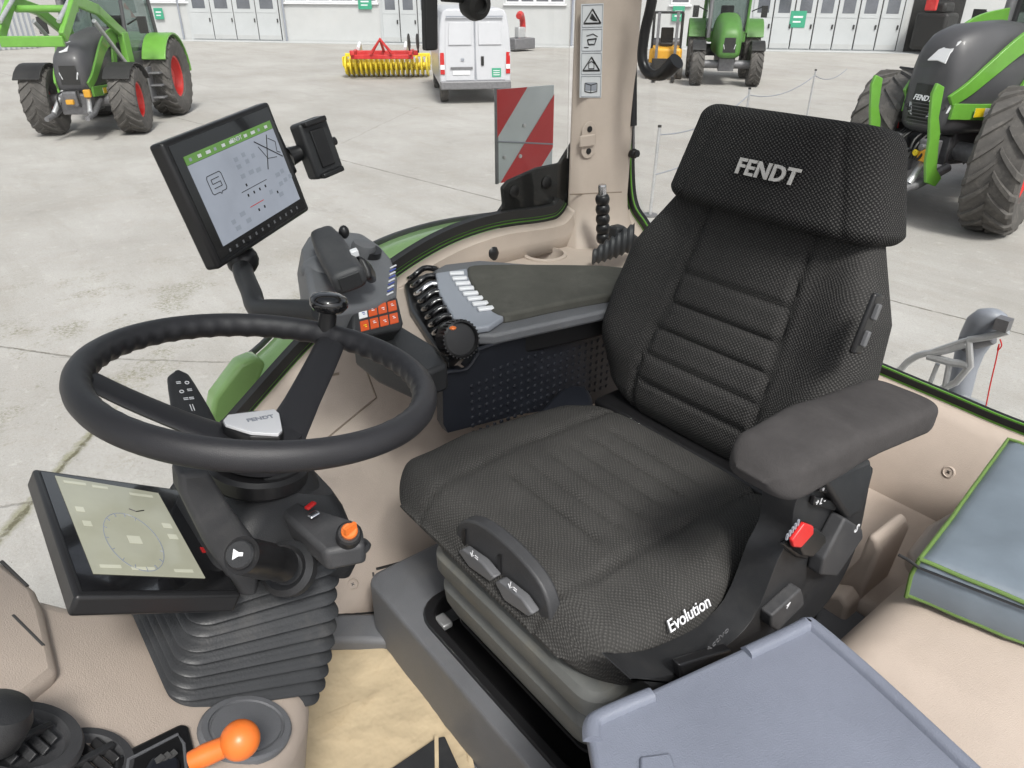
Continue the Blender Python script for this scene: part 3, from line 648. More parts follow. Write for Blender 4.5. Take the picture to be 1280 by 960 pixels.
# right arm with ignition lock
mb = MB(); mb.prism([az(x, y, 2.585) for x, y in [(322, 610), (350, 612), (380, 630), (440, 648), (452, 655), (456, 680), (405, 690), (350, 640)]], (0, 0, -.028)); ig = mb.build('ignition_arm', 'dgrey', colm, .006)
mb = MB(); mb.tube(curve([az(x, y, 2.565) for x, y in [(400, 690), (430, 694), (452, 690), (460, 682), (454, 676)]], 5), .0035, 8); mb.build('ignition_rim', 'dark', ig)
kc = az(436, 668, 2.597)
mb = MB(); mb.lathe(kc, V((-.5, .1, .8)), [(.013, -.01), (.013, .003), (.011, .005)], 20); mb.build('ignition_lock', 'black', ig)
mb = MB(); mb.lathe(kc, V((-.5, .1, .8)), [(.0075, .004), (.0085, .006), (.0085, .011), (.007, .013)], 20); mb.box(kc + V((-.008, .001, .0135)), (.004, .015, .007), Matrix.Rotation(.3, 3, 'Z')); mb.build('ignition_key', 'orange', ig, ang=35)
mb = MB(); mb.box(az(388, 632, 2.592), (.007, .014, .004), Matrix.Rotation(.4, 3, 'Z')); mb.build('warning_switch', 'redp', ig, .002)
mb = MB(); mb.box(az(392, 643, 2.594), (.008, .012, .003), Matrix.Rotation(.2, 3, 'Z')); mb.build('small_switch', 'chrome', ig, .002)

# ================================================================== DASH DISPLAY
dcx = V((.72, -.063, 2.594)); tt = .556; yaw = -.01
dex = V((math.cos(yaw), math.sin(yaw), 0)); dey = V((math.sin(yaw), -math.cos(yaw), 0)) * math.cos(tt) - V((0, 0, math.sin(tt))); dn = dey.cross(dex).normalized()
if dn.z < 0: dn = -dn
d2 = thing('dash_display', 'flat dashboard display with pale reflecting screen below the steering wheel rim', 'display', dcx + dey * .08 - dn * .03)
# corner order: fits (far-left), (near-left), (near-right), (far-right) of the picture
Q = [ap(x, y, dcx, dn) for x, y in [(41, 585), (95, 745), (303, 743), (224, 611)]]
def qp(u, v, h=0):  # u: picture left->right, v: top->bottom
    a = Q[0].lerp(Q[3], u); b = Q[1].lerp(Q[2], u); return a.lerp(b, v) + dn * h
mb = MB(); mb.prism([qp(0, 0), qp(1, 0), qp(1, 1), qp(0, 1)], dn * -.022); hs_ = mb.build('housing', 'black', d2, .004)
mb = MB(); mb.prism([qp(.04, .03, .0008), qp(.97, .03, .0008), qp(.97, .97, .0008), qp(.04, .97, .0008)], dn * -.0008 * .9); mb.build('glass_front', 'gloss', d2)
mb = MB(); mb.prism([qp(.12, .06, .0016), qp(.80, .10, .0016), qp(.80, .88, .0016), qp(.13, .86, .0016)], dn * -.0008); s2 = mb.build('screen', 'scr2', d2)
mb = MB(); mb.tube([qp(.45 + .17 * math.cos(t), .60 + .24 * math.sin(t), .0018) for t in [2 * PI * k / 40 for k in range(41)]], .0005, 4); mb.build('gauge_ring', 'scrdim', s2)
mb = MB(); mb.tube([qp(.52, .31, .002), qp(.56, .33, .002), qp(.62, .31, .002)], .0008, 4); mb.build('gauge_needle', 'scrdark', s2)
for (u0, v0, u1, v1) in [(.16, .10, .30, .12), (.34, .11, .44, .13), (.58, .14, .74, .16), (.18, .80, .30, .82), (.36, .81, .50, .83), (.62, .82, .74, .84), (.70, .42, .76, .46), (.70, .52, .76, .56), (.17, .34, .22, .38), (.18, .46, .23, .50), (.42, .56, .50, .62)]:
    mb = MB(); mb.prism([qp(u0, v0, .0021), qp(u1, v0, .0021), qp(u1, v1, .0021), qp(u0, v1, .0021)], dn * -.0004); mb.build('screen_icon', 'scr2l', s2)
for k in range(13):
    t = math.radians(200 + 280 * k / 12 - 180); mb = MB(); mb.tube([qp(.45 + .15 * math.cos(t), .60 + .21 * math.sin(t), .0019), qp(.45 + .17 * math.cos(t), .60 + .24 * math.sin(t), .0019)], .0005, 4); mb.build('gauge_tick', 'scrdim', s2)
mb = MB(); mb.prism([qp(.885, .62, .0018), qp(.91, .62, .0018), qp(.91, .66, .0018), qp(.885, .66, .0018)], dn * -.001); mb.build('warning_light', 'tail', d2)
# ================================================================== TRACTOR CAB BODY
cab = thing('tractor_cab', 'beige-lined tractor cab with green-edged windows and rear pillar around the driver seat', 'tractor cab', (.7, -.7, 1.0))
ZF = 2.0
mb = MB(); mb.bb(-.25, 1.30, -1.5, .9, ZF - .05, ZF); mb.build('cab_floor', 'grey', cab)
mb = MB(); mb.bb(-.25, 1.45, -1.5, .9, ZF - .35, ZF - .051); mb.build('under_floor', 'black', cab)
# seat platform with a dark well round the suspension
def hole_plate(outer, inner, z0, z1, mb):
    n = len(outer)
    vs = [V((p[0], p[1], z)) for z in (z1, z0) for p in outer] + [V((p[0], p[1], z)) for z in (z1, z0) for p in inner]
    fs = []
    for i in range(n):
        j = (i + 1) % n
        fs += [(i, j, 2 * n + j, 2 * n + i), (i, n + i, n + j, j), (2 * n + i, 2 * n + j, 3 * n + j, 3 * n + i)]
    mb.add(vs, fs)
wx0, wx1, wy0, wy1 = .405, .835, -1.0, -.445
inn = rrect((wx0 + wx1) / 2, (wy0 + wy1) / 2, (wx1 - wx0) / 2, (wy1 - wy0) / 2, .05, 0)
def outer_for(p):
    x0, x1, y0, y1 = .12, .965, -1.35, -.415
    return p
cxx, cyy = (wx0 + wx1) / 2, (wy0 + wy1) / 2
out_ = rrect((.12 + .965) / 2, (-1.04 - .412) / 2, (.965 - .12) / 2, (1.04 - .412) / 2, .03, 0)
mb = MB(); mb.bb(.12, 1.02, -1.42, -1.045, 2.002, 2.165); mb.build('rear_step', 'beige', cab, .02)
mb = MB(); hole_plate(out_, inn, 2.001, 2.15, mb); mb.build('seat_platform', 'grey', cab, .012)
mb = MB(); hole_plate(rrect(cxx, cyy, .222, .285, .055, 0), rrect(cxx, cyy, .205, .268, .045, 0), 2.12, 2.156, mb); mb.build('well_rim', 'black', cab, .003)
mb = MB(); mb.bb(.3, .9, -1.1, -.44, 2.06, 2.075); mb.build('well_floor', 'black', cab)
mb = MB(); mb.box((.80, -.475, 2.13), (.03, .02, .012)); mb.build('well_catch', 'steel', cab, .003)
mb = MB(); mb.prism([az(x, y, 2.035) for x, y in [(395, 770), (425, 766), (500, 764), (500, 802), (455, 800), (395, 800)]], (0, 0, -.0335)); mb.build('floor_edge_strip', 'grey', cab, .01)
# right side wall: ruled surface between the floor line and the window sill curve
XS = 1.40
sill_px = [(150, 760), (190, 690), (225, 635), (270, 572), (322, 511), (391, 434), (440, 391), (500, 342), (560, 306), (620, 285), (680, 276), (700, 268), (712, 245), (714, 200), (716, 100), (718, 0), (720, -60)]
sill = curve([ax(x, y, XS) for x, y in sill_px], 6)
i_up = min(range(len(sill)), key=lambda i: abs(sill[i].z - 2.53) + (0 if sill[i].y < -1.0 else 9))
low = [V((1.20, min(.6, max(-1.40, p.y + (.15 if p.y > -.8 else .15 + (p.y + .8) * .3))), 2.001)) for p in sill]
secs = []
base = [p for p in sill if p.z < 2.62 or p.y > -1.2]
cut = [p for p in sill if not (p.z > 2.60 and p.y < -1.2)]
for p in cut:
    b = V((1.005, p.y, 2.002)); tz = max(p.z - .035, 2.08); rowp = [b, V((1.03, p.y, 2.002 + (tz - 2.002) * .18)), V((1.19, p.y, 2.002 + (tz - 2.002) * .60)), V((1.345, p.y, p.z - .035)), V((1.385, p.y, p.z - .008)), p]
    if p.y < -.70: rowp = rowp[:3] + [V((1.25, p.y, 2.452)), V((1.26, p.y, 2.458)), V((1.27, p.y, 2.462))]
    secs.append(rowp)
mb = MB(); n = 6
mb.add([q for r in secs for q in r], [(i * n + k, i * n + k + 1, (i + 1) * n + k + 1, (i + 1) * n + k) for i in range(len(secs) - 1) for k in range(n - 1)])
o = mb.build('side_wall', 'beige', cab, ang=60); sm = o.modifiers.new('s', 'SOLIDIFY'); sm.thickness = .012; sm.offset = 0
# glove flap outline and screw, laid on the wall surface
from mathutils.bvhtree import BVHTree
wall_bvh = BVHTree.FromPolygons(mb.v, mb.f)
def wallp(x, y, off=.008):
    d = ray(x, y).normalized(); h, n_, i_, t_ = wall_bvh.ray_cast(CAM, d)
    if h is None: return ax(x, y, 1.2)
    if n_.dot(d) > 0: n_ = -n_
    return h + n_ * off
def wseam(pts, r, name, mat, off=.0065):
    L_ = []
    for (x0, y0), (x1, y1) in zip(pts[:-1], pts[1:]):
        for k in range(8): L_.append(wallp(x0 + (x1 - x0) * k / 8, y0 + (y1 - y0) * k / 8, off))
    L_.append(wallp(*pts[-1], off)); mb = MB(); mb.tube(L_, r, 6); return mb.build(name, mat, cab)
wseam([(388, 572), (396, 560), (470, 498), (448, 438), (404, 428)], .0022, 'flap_seam', 'beige_dark')
wseam([(405, 462), (412, 470), (424, 468)], .003, 'flap_latch', 'beige_dark')
wseam([(552, 690), (500, 704), (470, 712)], .003, 'trim_joint', 'ink', .006)
wseam([(466, 716), (470, 740), (474, 764), (440, 767), (416, 768)], .0022, 'trim_joint', 'ink', .006)
def screw(c, nrm, name='screw', par=None):
    mb = MB(); mb.lathe(c, nrm, [(.012, -.006), (.012, .0005), (.0095, .002), (.008, .0002)], 20); s = mb.build(name, 'beige', par or cab, ang=30)
    mb = MB(); e = V(nrm).orthogonal().normalized(); f = V(nrm).cross(e); mb.box(V(c) + V(nrm) * .001, (.007, .0015, .001), Matrix((e, f, V(nrm))).transposed()); mb.box(V(c) + V(nrm) * .0012, (.0015, .007, .001), Matrix((e, f, V(nrm))).transposed()); mb.build('screw_slot', 'black', s)
wn_ = (wallp(441, 731, .02) - wallp(441, 731, 0)).normalized(); screw(wallp(441, 731, .006), wn_)
# rubber seal (black), two green edge lines, along the sill curve
def band(pts, off, x0, x1, mat, name, w_, flip=False):
    """strip of width w_ lying off the curve by off (outwards, towards the glass)."""
    A = []; m = len(pts)
    for i, p in enumerate(pts):
        t = (pts[min(i + 1, m - 1)] - pts[max(i - 1, 0)]).normalized(); nrm = V((0, t.z, -t.y)) if not flip else V((0, -t.z, t.y))
        if off >= 0 or True:
            a = p + nrm * off; b = p + nrm * (off + w_)
        A.append([V((x0, a.y, a.z)), V((x0, b.y, b.z)), V((x1, b.y, b.z)), V((x1, a.y, a.z))])
    mb = MB(); mb.loft(A); return mb.build(name, mat, cab, ang=50)
# outward = towards the glass: the curve runs rearwards; glass lies above
sillb = [p for p in sill if p.z < 2.60]
t_ = (sill[20] - sill[19]).normalized(); up_ = V((0, t_.z, -t_.y)); FL = up_.z < 0
band(sillb, .000, XS - .004, XS + .02, 'ink', 'seal', .004, FL)
band(sillb, .004, XS + .000, XS + .02, 'green', 'edge_stripe', .0035, FL)
band(sillb, .0075, XS - .002, XS + .02, 'ink', 'seal', .004, FL)
band(sillb, .0115, XS + .000, XS + .02, 'green', 'edge_stripe', .0025, FL)
band(sillb, .014, XS - .002, XS + .02, 'ink', 'seal', .020, FL)
# frit panel at the rear lower corner of the side window
fr = [(716, 178), (700, 204), (672, 210), (636, 226), (628, 235), (630, 256), (622, 268), (600, 277), (640, 290), (690, 280), (716, 262)]
mb = MB(); mb.prism([ax(x, y, XS + .022) for x, y in fr], (.012, 0, 0)); fp = mb.build('window_corner_panel', 'ink', cab, .004)
for (x, y) in ((643, 239), (683, 228)):
    mb = MB(); mb.lathe(ax(x, y, XS + .021), V((-1, 0, 0)), [(.016, -.003), (.016, .003), (.010, .006)], 18); mb.build('hinge_bolt', 'black', fp)
# side glass
gp = [p for p in sill if not (p.z > 3.0)]
up = [V((XS + .012, p.y, p.z)) for p in gp]
poly = up + [V((XS + .012, gp[-1].y, 3.45)), V((XS + .012, 1.3, 3.45)), V((XS + .012, 1.3, gp[0].z - .3))]
mb = MB(); mb.prism(poly, (.004, 0, 0)); mb.build('side_window_pane', 'glass', cab, smooth=False)
# shelf behind the console: cup holder and plugs
ZS = 2.50
sh_pts = [az(x, y, ZS) for x, y in [(430, 392), (500, 346), (560, 313), (620, 296), (700, 292), (745, 292), (800, 300)]]
shp = [V((p.x, p.y, ZS)) for p in sh_pts] + [V((1.02, -1.45, ZS)), V((.99, -.75, ZS)), V((1.03, -.55, ZS))]
CH = az(681, 319, ZS)
mb = MB(); 
# plate with a round hole (strip quads between the outline, resampled, and the circle)
def resample(pts, n):
    pts = pts + [pts[0]]; L = [0]
    for a, b in zip(pts[:-1], pts[1:]): L.append(L[-1] + (b - a).length)
    o = []
    for k in range(n):
        s = L[-1] * k / n; i = max(j for j in range(len(L) - 1) if L[j] <= s); o.append(pts[i].lerp(pts[i + 1], (s - L[i]) / (L[i + 1] - L[i])))
    return o
shp2 = [V((1.39, -.72, ZS)), V((1.39, -1.47, ZS)), V((.97, -1.47, ZS)), V((.97, -.62, ZS)), V((1.25, -.60, ZS))]
OP = sorted(resample(shp2, 64), key=lambda p: math.atan2(p.y - CH.y, p.x - CH.x)); IR = .046
IN = [CH + (V((p.x, p.y, ZS)) - CH).normalized() * IR for p in OP]
hole_plate(OP, IN, ZS - .02, ZS, mb); mb.build('side_shelf', 'beige', cab, ang=30)
mb = MB(); mb.lathe(CH, V((0, 0, 1)), [(.056, -.002), (.055, .004), (.047, .006), (.045, .0), (.040, -.05), (.036, -.055)], 40, caps=False); mb.build('cup_holder', 'beige', cab, ang=50)
mb = MB(); mb.lathe(CH - V((0, 0, .055)), V((0, 0, 1)), [(.038, -.004), (.038, .004)], 30); mb.build('cup_holder_base', 'beige_dark', cab)
pc_ = az(613, 328, ZS)
mb = MB(); mb.lathe(pc_, V((-.15, .1, 1)), [(.012, -.005), (.012, .010), (.019, .014), (.021, .028), (.016, .042), (.006, .050)], 18); mb.build('socket_cap', 'black', cab, ang=40)
mb = MB(); mb.lathe(az(577, 334, ZS), V((0, 0, 1)), [(.024, -.004), (.024, .003), (.017, .004), (.016, -.01)], 24); k_ = mb.build('power_socket', 'black', cab, ang=30)
# blend between sill curve and shelf (sloping inner wall behind the shelf)
mb = MB(); rows = []
for p in [q for q in sill if q.y < -.62 and q.z < 2.60]:
    rows.append([V((p.x - .004, p.y, p.z - .004)), V((p.x - .03, p.y, p.z - .012)), V((1.372, p.y, (p.z + ZS) / 2 - .005)), V((1.365, p.y, ZS - .005))])
mb.add([q for r in rows for q in r], [(i * 4 + k, i * 4 + k + 1, (i + 1) * 4 + k + 1, (i + 1) * 4 + k) for i in range(len(rows) - 1) for k in range(3)]); o = mb.build('sill_trim', 'beige', cab, ang=70)
sm = o.modifiers.new('s', 'SOLIDIFY'); sm.thickness = .006; sm.offset = 0
# pillar between side and rear windows
pp = [(1.398, -1.274), (1.378, -1.285), (1.368, -1.30), (1.355, -1.435), (1.362, -1.455), (1.40, -1.475), (1.47, -1.475), (1.47, -1.345)]
mb = MB(); secs = []
for z, g in [(2.46, .055), (2.50, .045), (2.535, .018), (2.57, .004), (2.60, 0), (3.45, 0)]:
    secs.append([V((x - (g if x < 1.39 else 0), y + (g * .8 if i < 3 else 0), z)) for i, (x, y) in enumerate(pp)])
mb.loft(secs); pil = mb.build('rear_pillar', 'beige', cab, .004, ang=50)
PN = (V((1.368, -1.30, 0)) - V((1.355, -1.435, 0))).normalized(); PO = V((1.368, -1.30, 2.8)); PE = PN * -1 ; PNN = V((-PE.y, PE.x, 0)); PNN = PNN if PNN.x < 0 else -PNN
mb = MB(); z_ = ap(745, 241, PO, PNN); mb.box((1.361, -1.37, z_.z), (.0035, .155, .002), Matrix.Rotation(math.atan2(-.013, .135) * 0, 3, 'Z')); 
def pilp(x, y, h=0): return ap(x, y, PO, PNN) + PNN * h
# warning sticker strip
c4 = [pilp(x, y) for x, y in [(726, 5), (754, 4), (751, 122), (724, 122)]]
mb = MB(); mb.prism([p + PNN * .0016 for p in c4], PNN * -.0012); stk = mb.build('warning_sticker_strip', 'stickerw', pil); stk['label'] = 'silver strip with four pictogram panels'
def sq(u, v, h=.0024): return c4[0].lerp(c4[1], u).lerp(c4[3].lerp(c4[2], u), v) + PNN * h
def sl_(pts, w_=.0016, mat='ink', nm='pictogram'):
    mb = MB()
    for a, b in zip(pts[:-1], pts[1:]): mb.tube([sq(*a), sq(*b)], w_ / 2, 4)
    mb.build(nm, mat, stk)
for k in range(4):
    v0 = k * .25 + .012; v1 = v0 + .226
    sl_([(.05, v0), (.95, v0), (.95, v1), (.05, v1), (.05, v0)], .0012, 'ltgrey', 'frame_line')
for k in (0, 2):
    v0 = k * .25
    sl_([(.5, v0 + .055), (.88, v0 + .20), (.12, v0 + .20), (.5, v0 + .055)], .0036)
mb = MB(); mb.prism([sq(.5, .10), sq(.75, .18), (sq(.55, .175)), sq(.38, .15)], PNN * -.0005); mb.build('pictogram', 'ink', stk)
sl_([(.48, .10), (.40, .15)], .003); sl_([(.38, .62), (.38, .68), (.62, .68), (.62, .62), (.5, .60), (.38, .62)], .002)
sl_([(.25, .33), (.55, .31), (.75, .34)], .002); sl_([(.3, .37), (.35, .42), (.62, .42), (.7, .36), (.3, .37)], .003); sl_([(.15, .45), (.35, .45)], .002)
mb = MB(); mb.prism([sq(.25, .83), sq(.75, .83), sq(.75, .92), sq(.25, .92)], PNN * -.0005); bkk = mb.build('pictogram', 'ltgrey', stk)
sl_([(.22, .84), (.5, .86), (.78, .84), (.78, .93), (.5, .945), (.22, .93), (.22, .84)], .002); sl_([(.5, .86), (.5, .945)], .002)
# belt anchor
ac = pilp(735, 175)
mb = MB(); secs = []
pts = []
for k in range(24):
    t = 2 * PI * k / 24; pts.append(ac + PE * (math.cos(t) * .022) + V((0, 0, 1)) * (math.sin(t) * .022 + (.022 if math.sin(t) > 0 else -.022)))
mb.prism([p + PNN * .004 for p in pts], PNN * -.003); an = mb.build('belt_anchor_plate', 'beige', cab, .0015)
for s in (-1, 1):
    mb = MB(); mb.lathe(ac + V((0, 0, s * .026)), PNN, [(.0075, .003), (.0075, .0055), (.003, .006)], 14); mb.build('anchor_hole', 'black', an)
mb = MB(); mb.box(ac + PNN * .007 - PE * .008, (.006, .045, .028), Matrix((PNN, PE, V((0, 0, 1)))).transposed()); mb.build('anchor_bracket', 'beige', an, .004)
mb = MB(); mb.tube([pilp(713, 243, -.001), pilp(777, 240, -.001)], .002, 6); mb.build('pillar_joint', 'beige_dark', pil)
# rear window edge: inner green line, seal, glass
YR = -1.47
rw_px = [(778, -60), (778, 60), (779, 150), (780, 225), (786, 262), (803, 290)]
rw = [ay(x, y, YR) for x, y in rw_px]
rw = curve(rw + [V((1.24, YR, 2.425)), V((1.05, YR, 2.385)), ay(1080, 462, YR), ay(1180, 505, YR), ay(1280, 547, YR), V((.05, YR, 2.36)), V((-.2, YR, 2.36))], 6)
def bandy(pts, off, y0, y1, mat, name, w_):
    A = []; m = len(pts)
    for i, p in enumerate(pts):
        t = (pts[min(i + 1, m - 1)] - pts[max(i - 1, 0)]).normalized(); nrm = V((t.z, 0, -t.x))
        a = p + nrm * off; b = p + nrm * (off + w_); A.append([V((a.x, y0, a.z)), V((b.x, y0, b.z)), V((b.x, y1, b.z)), V((a.x, y1, a.z))])
    mb = MB(); mb.loft(A); return mb.build(name, mat, cab, ang=50)
bandy(rw, 0, YR + .004, YR - .02, 'ink', 'seal', .004)
bandy(rw, .004, YR, YR - .006, 'green', 'edge_stripe', .005)
bandy(rw, .009, YR + .001, YR - .006, 'ink', 'seal', .003)
bandy(rw, .012, YR + .002, YR - .02, 'ink', 'seal', .010)
bandy(rw, .022, YR - .001, YR - .004, 'green2', 'edge_stripe', .003)
nrm_test = 1
poly = [V((p.x, YR - .012, p.z)) for p in rw if p.z < 3.3] + [V((-.2, YR - .012, 3.45)), V((rw[0].x, YR - .012, 3.45))]
mb = MB(); mb.prism(poly, (0, -.004, 0)); mb.build('rear_window_pane', 'glass', cab, smooth=False)
# rear wall below the window
rows = []
for p in [q for q in rw if q.z < 2.56]:
    rows.append([p, V((p.x, YR + .012, p.z - .006)), V((p.x, YR + .03, p.z - .02)), V((p.x, YR + .10, 2.16)), V((p.x, YR + .12, 2.002))])
mb = MB(); mb.add([q for r in rows for q in r], [(i * 5 + k, i * 5 + k + 1, (i + 1) * 5 + k + 1, (i + 1) * 5 + k) for i in range(len(rows) - 1) for k in range(4)])
o = mb.build('rear_wall', 'beige', cab, ang=60); sm = o.modifiers.new('s', 'SOLIDIFY'); sm.thickness = .01; sm.offset = 0
rwb = BVHTree.FromPolygons(mb.v, mb.f); dd_ = ray(1187, 590).normalized(); hh, rn, _i, _t = rwb.ray_cast(CAM, dd_)
if rn.dot(dd_) > 0: rn = -rn
screw(hh + rn * .006, rn)
mb = MB(); mb.bb(1.20, 1.44, -1.5, -1.28, 2.002, 2.47); mb.build('pillar_base', 'beige', cab, .02)
# side pocket moulding between seat and left console
mb = MB(); mb.prism([ay(x, y, -1.05) for x, y in [(1072, 700), (1085, 668), (1096, 674), (1100, 690), (1078, 742), (1060, 782), (1030, 790), (1030, 740)]], (0, -.10, 0)); mb.build('belt_reel_housing', 'beige', cab, .012)
mb = MB(); mb.prism([ay(x, y, -1.0) for x, y in [(1010, 740), (1050, 745), (1060, 760), (1052, 790), (1010, 790)]], (0, -.045, 0)); mb.build('belt_guide', 'beige', cab, .008)
# left wheel-arch console
def hump(zt): 
    secs = []
    for s in [i / 14 for i in range(15)]:
        y = -.66 - s * .72; fr_ = sst(0, .16, s); r = []
        for k in range(12):
            t = k / 11; a = PI / 2 * (1 - t)
            pass
        prof = [(.305, 2.002), (.305, zt - .09)] + [(.305 - .075 * (1 - math.cos(a)), zt - .09 + .09 * math.sin(a)) for a in [PI / 2 * k / 8 for k in range(1, 9)]] + [(.10, zt + .006), (-.25, zt + .008), (-.25, 2.002)]
        secs.append([V((x if x > .2 or True else x, y, z if z < 1.9 else z - (1 - fr_) * .10 + (s - .4) * .015)) for x, z in prof])
    return secs
mb = MB(); mb.loft(hump(2.345)); wa_ = mb.build('wheel_arch_console', 'beige', cab, .0, ang=50)
mb = MB(); mb.prism([az(x, y, 2.352) for x, y in [(1134, 688), (1160, 655), (1200, 632), (1262, 590), (1400, 640), (1400, 720), (1200, 720), (1150, 716)]], (0, 0, -.03)); mb.build('arch_cap', 'beige', cab, .008)
# own rear fender seen through the side window
fx = [(215, 690), (232, 600), (252, 530), (285, 470), (330, 430), (372, 385), (420, 340), (470, 305), (540, 281), (620, 268), (700, 262)]
f_in = curve([ax(x, y, 1.66) for x, y in fx], 5)
secs = []
for p in f_in:
    t = 1
    secs.append([V((1.44, p.y - .02, p.z - .05)), V((1.52, p.y - .01, p.z - .02)), V((1.60, p.y, p.z - .004)), V((1.648, p.y, p.z - .001)), V((1.66, p.y, p.z - .012)), V((1.66, p.y, p.z - .05))])
mb = MB(); mb.add([q for r in secs for q in r], [(i * 6 + k, i * 6 + k + 1, (i + 1) * 6 + k + 1, (i + 1) * 6 + k) for i in range(len(secs) - 1) for k in range(5)])
o = mb.build('rear_fender', 'fgreen_lit', cab, ang=60); sm = o.modifiers.new('s', 'SOLIDIFY'); sm.thickness = .01
mb = MB(); mb.tube([V((1.672, p.y, p.z - .004)) for p in f_in], .007, 8, 1.2); mb.build('fender_lip', 'midgrey', cab)
# step guard and lamp on the front of the fender
mb = MB(); mb.prism([ax(x, y, 1.52) for x, y in [(262, 530), (268, 498), (300, 455), (322, 446), (334, 455), (318, 492), (290, 530), (270, 548)]], (.05, 0, 0)); mb.build('fender_lamp_cover', 'fgreen_lit', cab, .01)
# grab handle, gas strut, wiper and wiper motor, hanging from above the windows
mb = MB(); hp = [ay(x, y, -1.36) for x, y in [(822, -60), (815, 0), (806, 40), (803, 75), (812, 92), (828, 92)]]
mb.tube(curve(hp + [ay(846, 76, -1.36)], 6), [.0115] * 28 + [.0125, .014, .015, .016, .017, .018, .018, .018, .018], 14); mb.build('grab_handle', 'black', cab)
mb = MB(); mb.cyl(ay(791, -60, -1.45), ay(791, 157, -1.45), .0105); gs = mb.build('gas_strut', 'black', cab)
for dx in (-2.6, 2.6):
    mb = MB(); mb.cyl(ay(790 + dx, 155, -1.45), ay(789 + dx, 192, -1.45), .0022, n=8); mb.build('strut_rod', 'steeld', gs)
mb = MB(); mb.cyl(ay(772, 193, -1.45), ay(797, 192, -1.45), .009); mb.ball(ay(792, 192, -1.45), .013, 14); mb.ball(ay(776, 193, -1.45), .012, 14); mb.build('strut_joint', 'black', gs)
mb = MB(); mb.prism([ax(x, y, 1.37) for x, y in [(524, -60), (541, -60), (542, 62), (527, 63)]], (-.018, 0, 0)); mb.build('wiper_arm', 'ink', cab, .004)
mb = MB(); mb.lathe(ax(596, 6, 1.36), V((-1, .0, -.25)), [(.022, -.03), (.030, -.02), (.031, .0), (.026, .012), (.015, .014), (.013, .006)], 26); mb.build('wiper_motor', 'ink', cab, ang=30)
mb = MB(); mb.tube([ax(553, -6, 1.37), ax(580, -4, 1.37), ax(596, -10, 1.37)], .012, 10); mb.build('wiper_bracket', 'ink', cab)

# ribbed stalk and crumpled boot near the pillar
st = thing('ribbed_stalk', 'upright black ribbed stalk with bare metal tip in front of the beige pillar', 'lever', az(753, 300, 2.50))
mb = MB(); b = ax(754, 303, 1.27); t = ax(753, 243, 1.27); prof = []; L = (t - b).length
for k in range(61): prof.append((.0125 + .005 * abs(math.sin(k / 60 * 5 * PI)) ** .6, L * k / 60))
mb.lathe(b, t - b, prof, 20); mb.build('ribbed_sleeve', 'black', st, ang=60)
mb = MB(); mb.lathe(t, t - b, [(.010, -.01), (.010, .020), (.0085, .024), (.003, .026)], 16); mb.build('metal_tip', 'chrome', st, ang=40)
bt = thing('rubber_boot', 'crumpled black ribbed rubber boot on the shelf behind the armrest pad', 'boot', az(765, 330, 2.501))
mb = MB(); secs = []; c0 = ax(740, 322, 1.20); c1 = ax(792, 296, 1.14)
for k in range(50):
    t = k / 49; c = c0.lerp(c1, t); r = .016 + .020 * t ** .6 + .0028 * math.sin(t * 7 * 2 * PI)
    secs.append([c + V((math.cos(q) * .5, -math.cos(q) * .5, math.sin(q) * .9)) * r * (1 + .06 * noise.noise(V((t * 5, q, 1)))) for q in [2 * PI * j / 24 for j in range(24)]])
mb.loft(secs); mb.build('bellows', 'rubber', bt, ang=75)
mb = MB(); mb.prism([ax(x, y, 1.16) for x, y in [(772, 285), (782, 283), (808, 303), (806, 316), (796, 320), (770, 300)]], (.03, 0, 0)); mb.build('boot_collar', 'dark', bt, .006)

# ================================================================== DASHBOARD CONSOLE (front left)
DS = .62; DNV = V((0, -DS, 1)).normalized(); DP = V((.6, -.08, 2.415))
dash = thing('dashboard_console', 'beige moulded dashboard base around the column with round vents and an oval cover', 'dashboard', (.6, .1, 2.002))
dpx = [(388, 868), (384, 890), (368, 925), (340, 965), (300, 1040), (-60, 1100), (-120, 640), (-20, 690), (44, 738), (98, 752), (180, 752), (300, 770), (385, 830)]
def dp_(x, y, h=0): return ap(x, y, DP + DNV * h, DNV)
P_ = [dp_(x, y) for x, y in dpx]
mb = MB(); mb.prism(P_, (0, .0, -.75) if False else V((0, .10, -.50))); db_ = mb.build('moulding', 'beige', dash, .03, seg=5, ang=60)
# second, lower plane on the far left with a raised rib and slots
mb = MB(); mb.prism([dp_(x, y, .012) for x, y in [(-60, 640), (-5, 692), (48, 735), (60, 762), (78, 838), (20, 885), (-80, 900)]], DNV * -.03); mb.build('moulding_step', 'beige', dash, .012)
for a, b in [((2, 702), (34, 733)), ((16, 770), (54, 808))]:
    mb = MB(); mb.tube([dp_(*a, .0110), dp_(*b, .0110)], .0022, 8, 1.0); mb.build('vent_slot', 'gap', dash)
mb = MB(); secs = []
def disc(c, rx, ry, h0, prof, mat, name, par, ang=35, n=40, u=None):
    u = u or V((1, 0, 0)); v = DNV.cross(u).normalized()
    mb = MB(); mb.loft([[c + u * math.cos(2 * PI * k / n) * rx * s + v * math.sin(2 * PI * k / n) * ry * s + DNV * (h + h0) for k in range(n)] for s, h in prof]); return mb.build(name, mat, par, ang=ang)
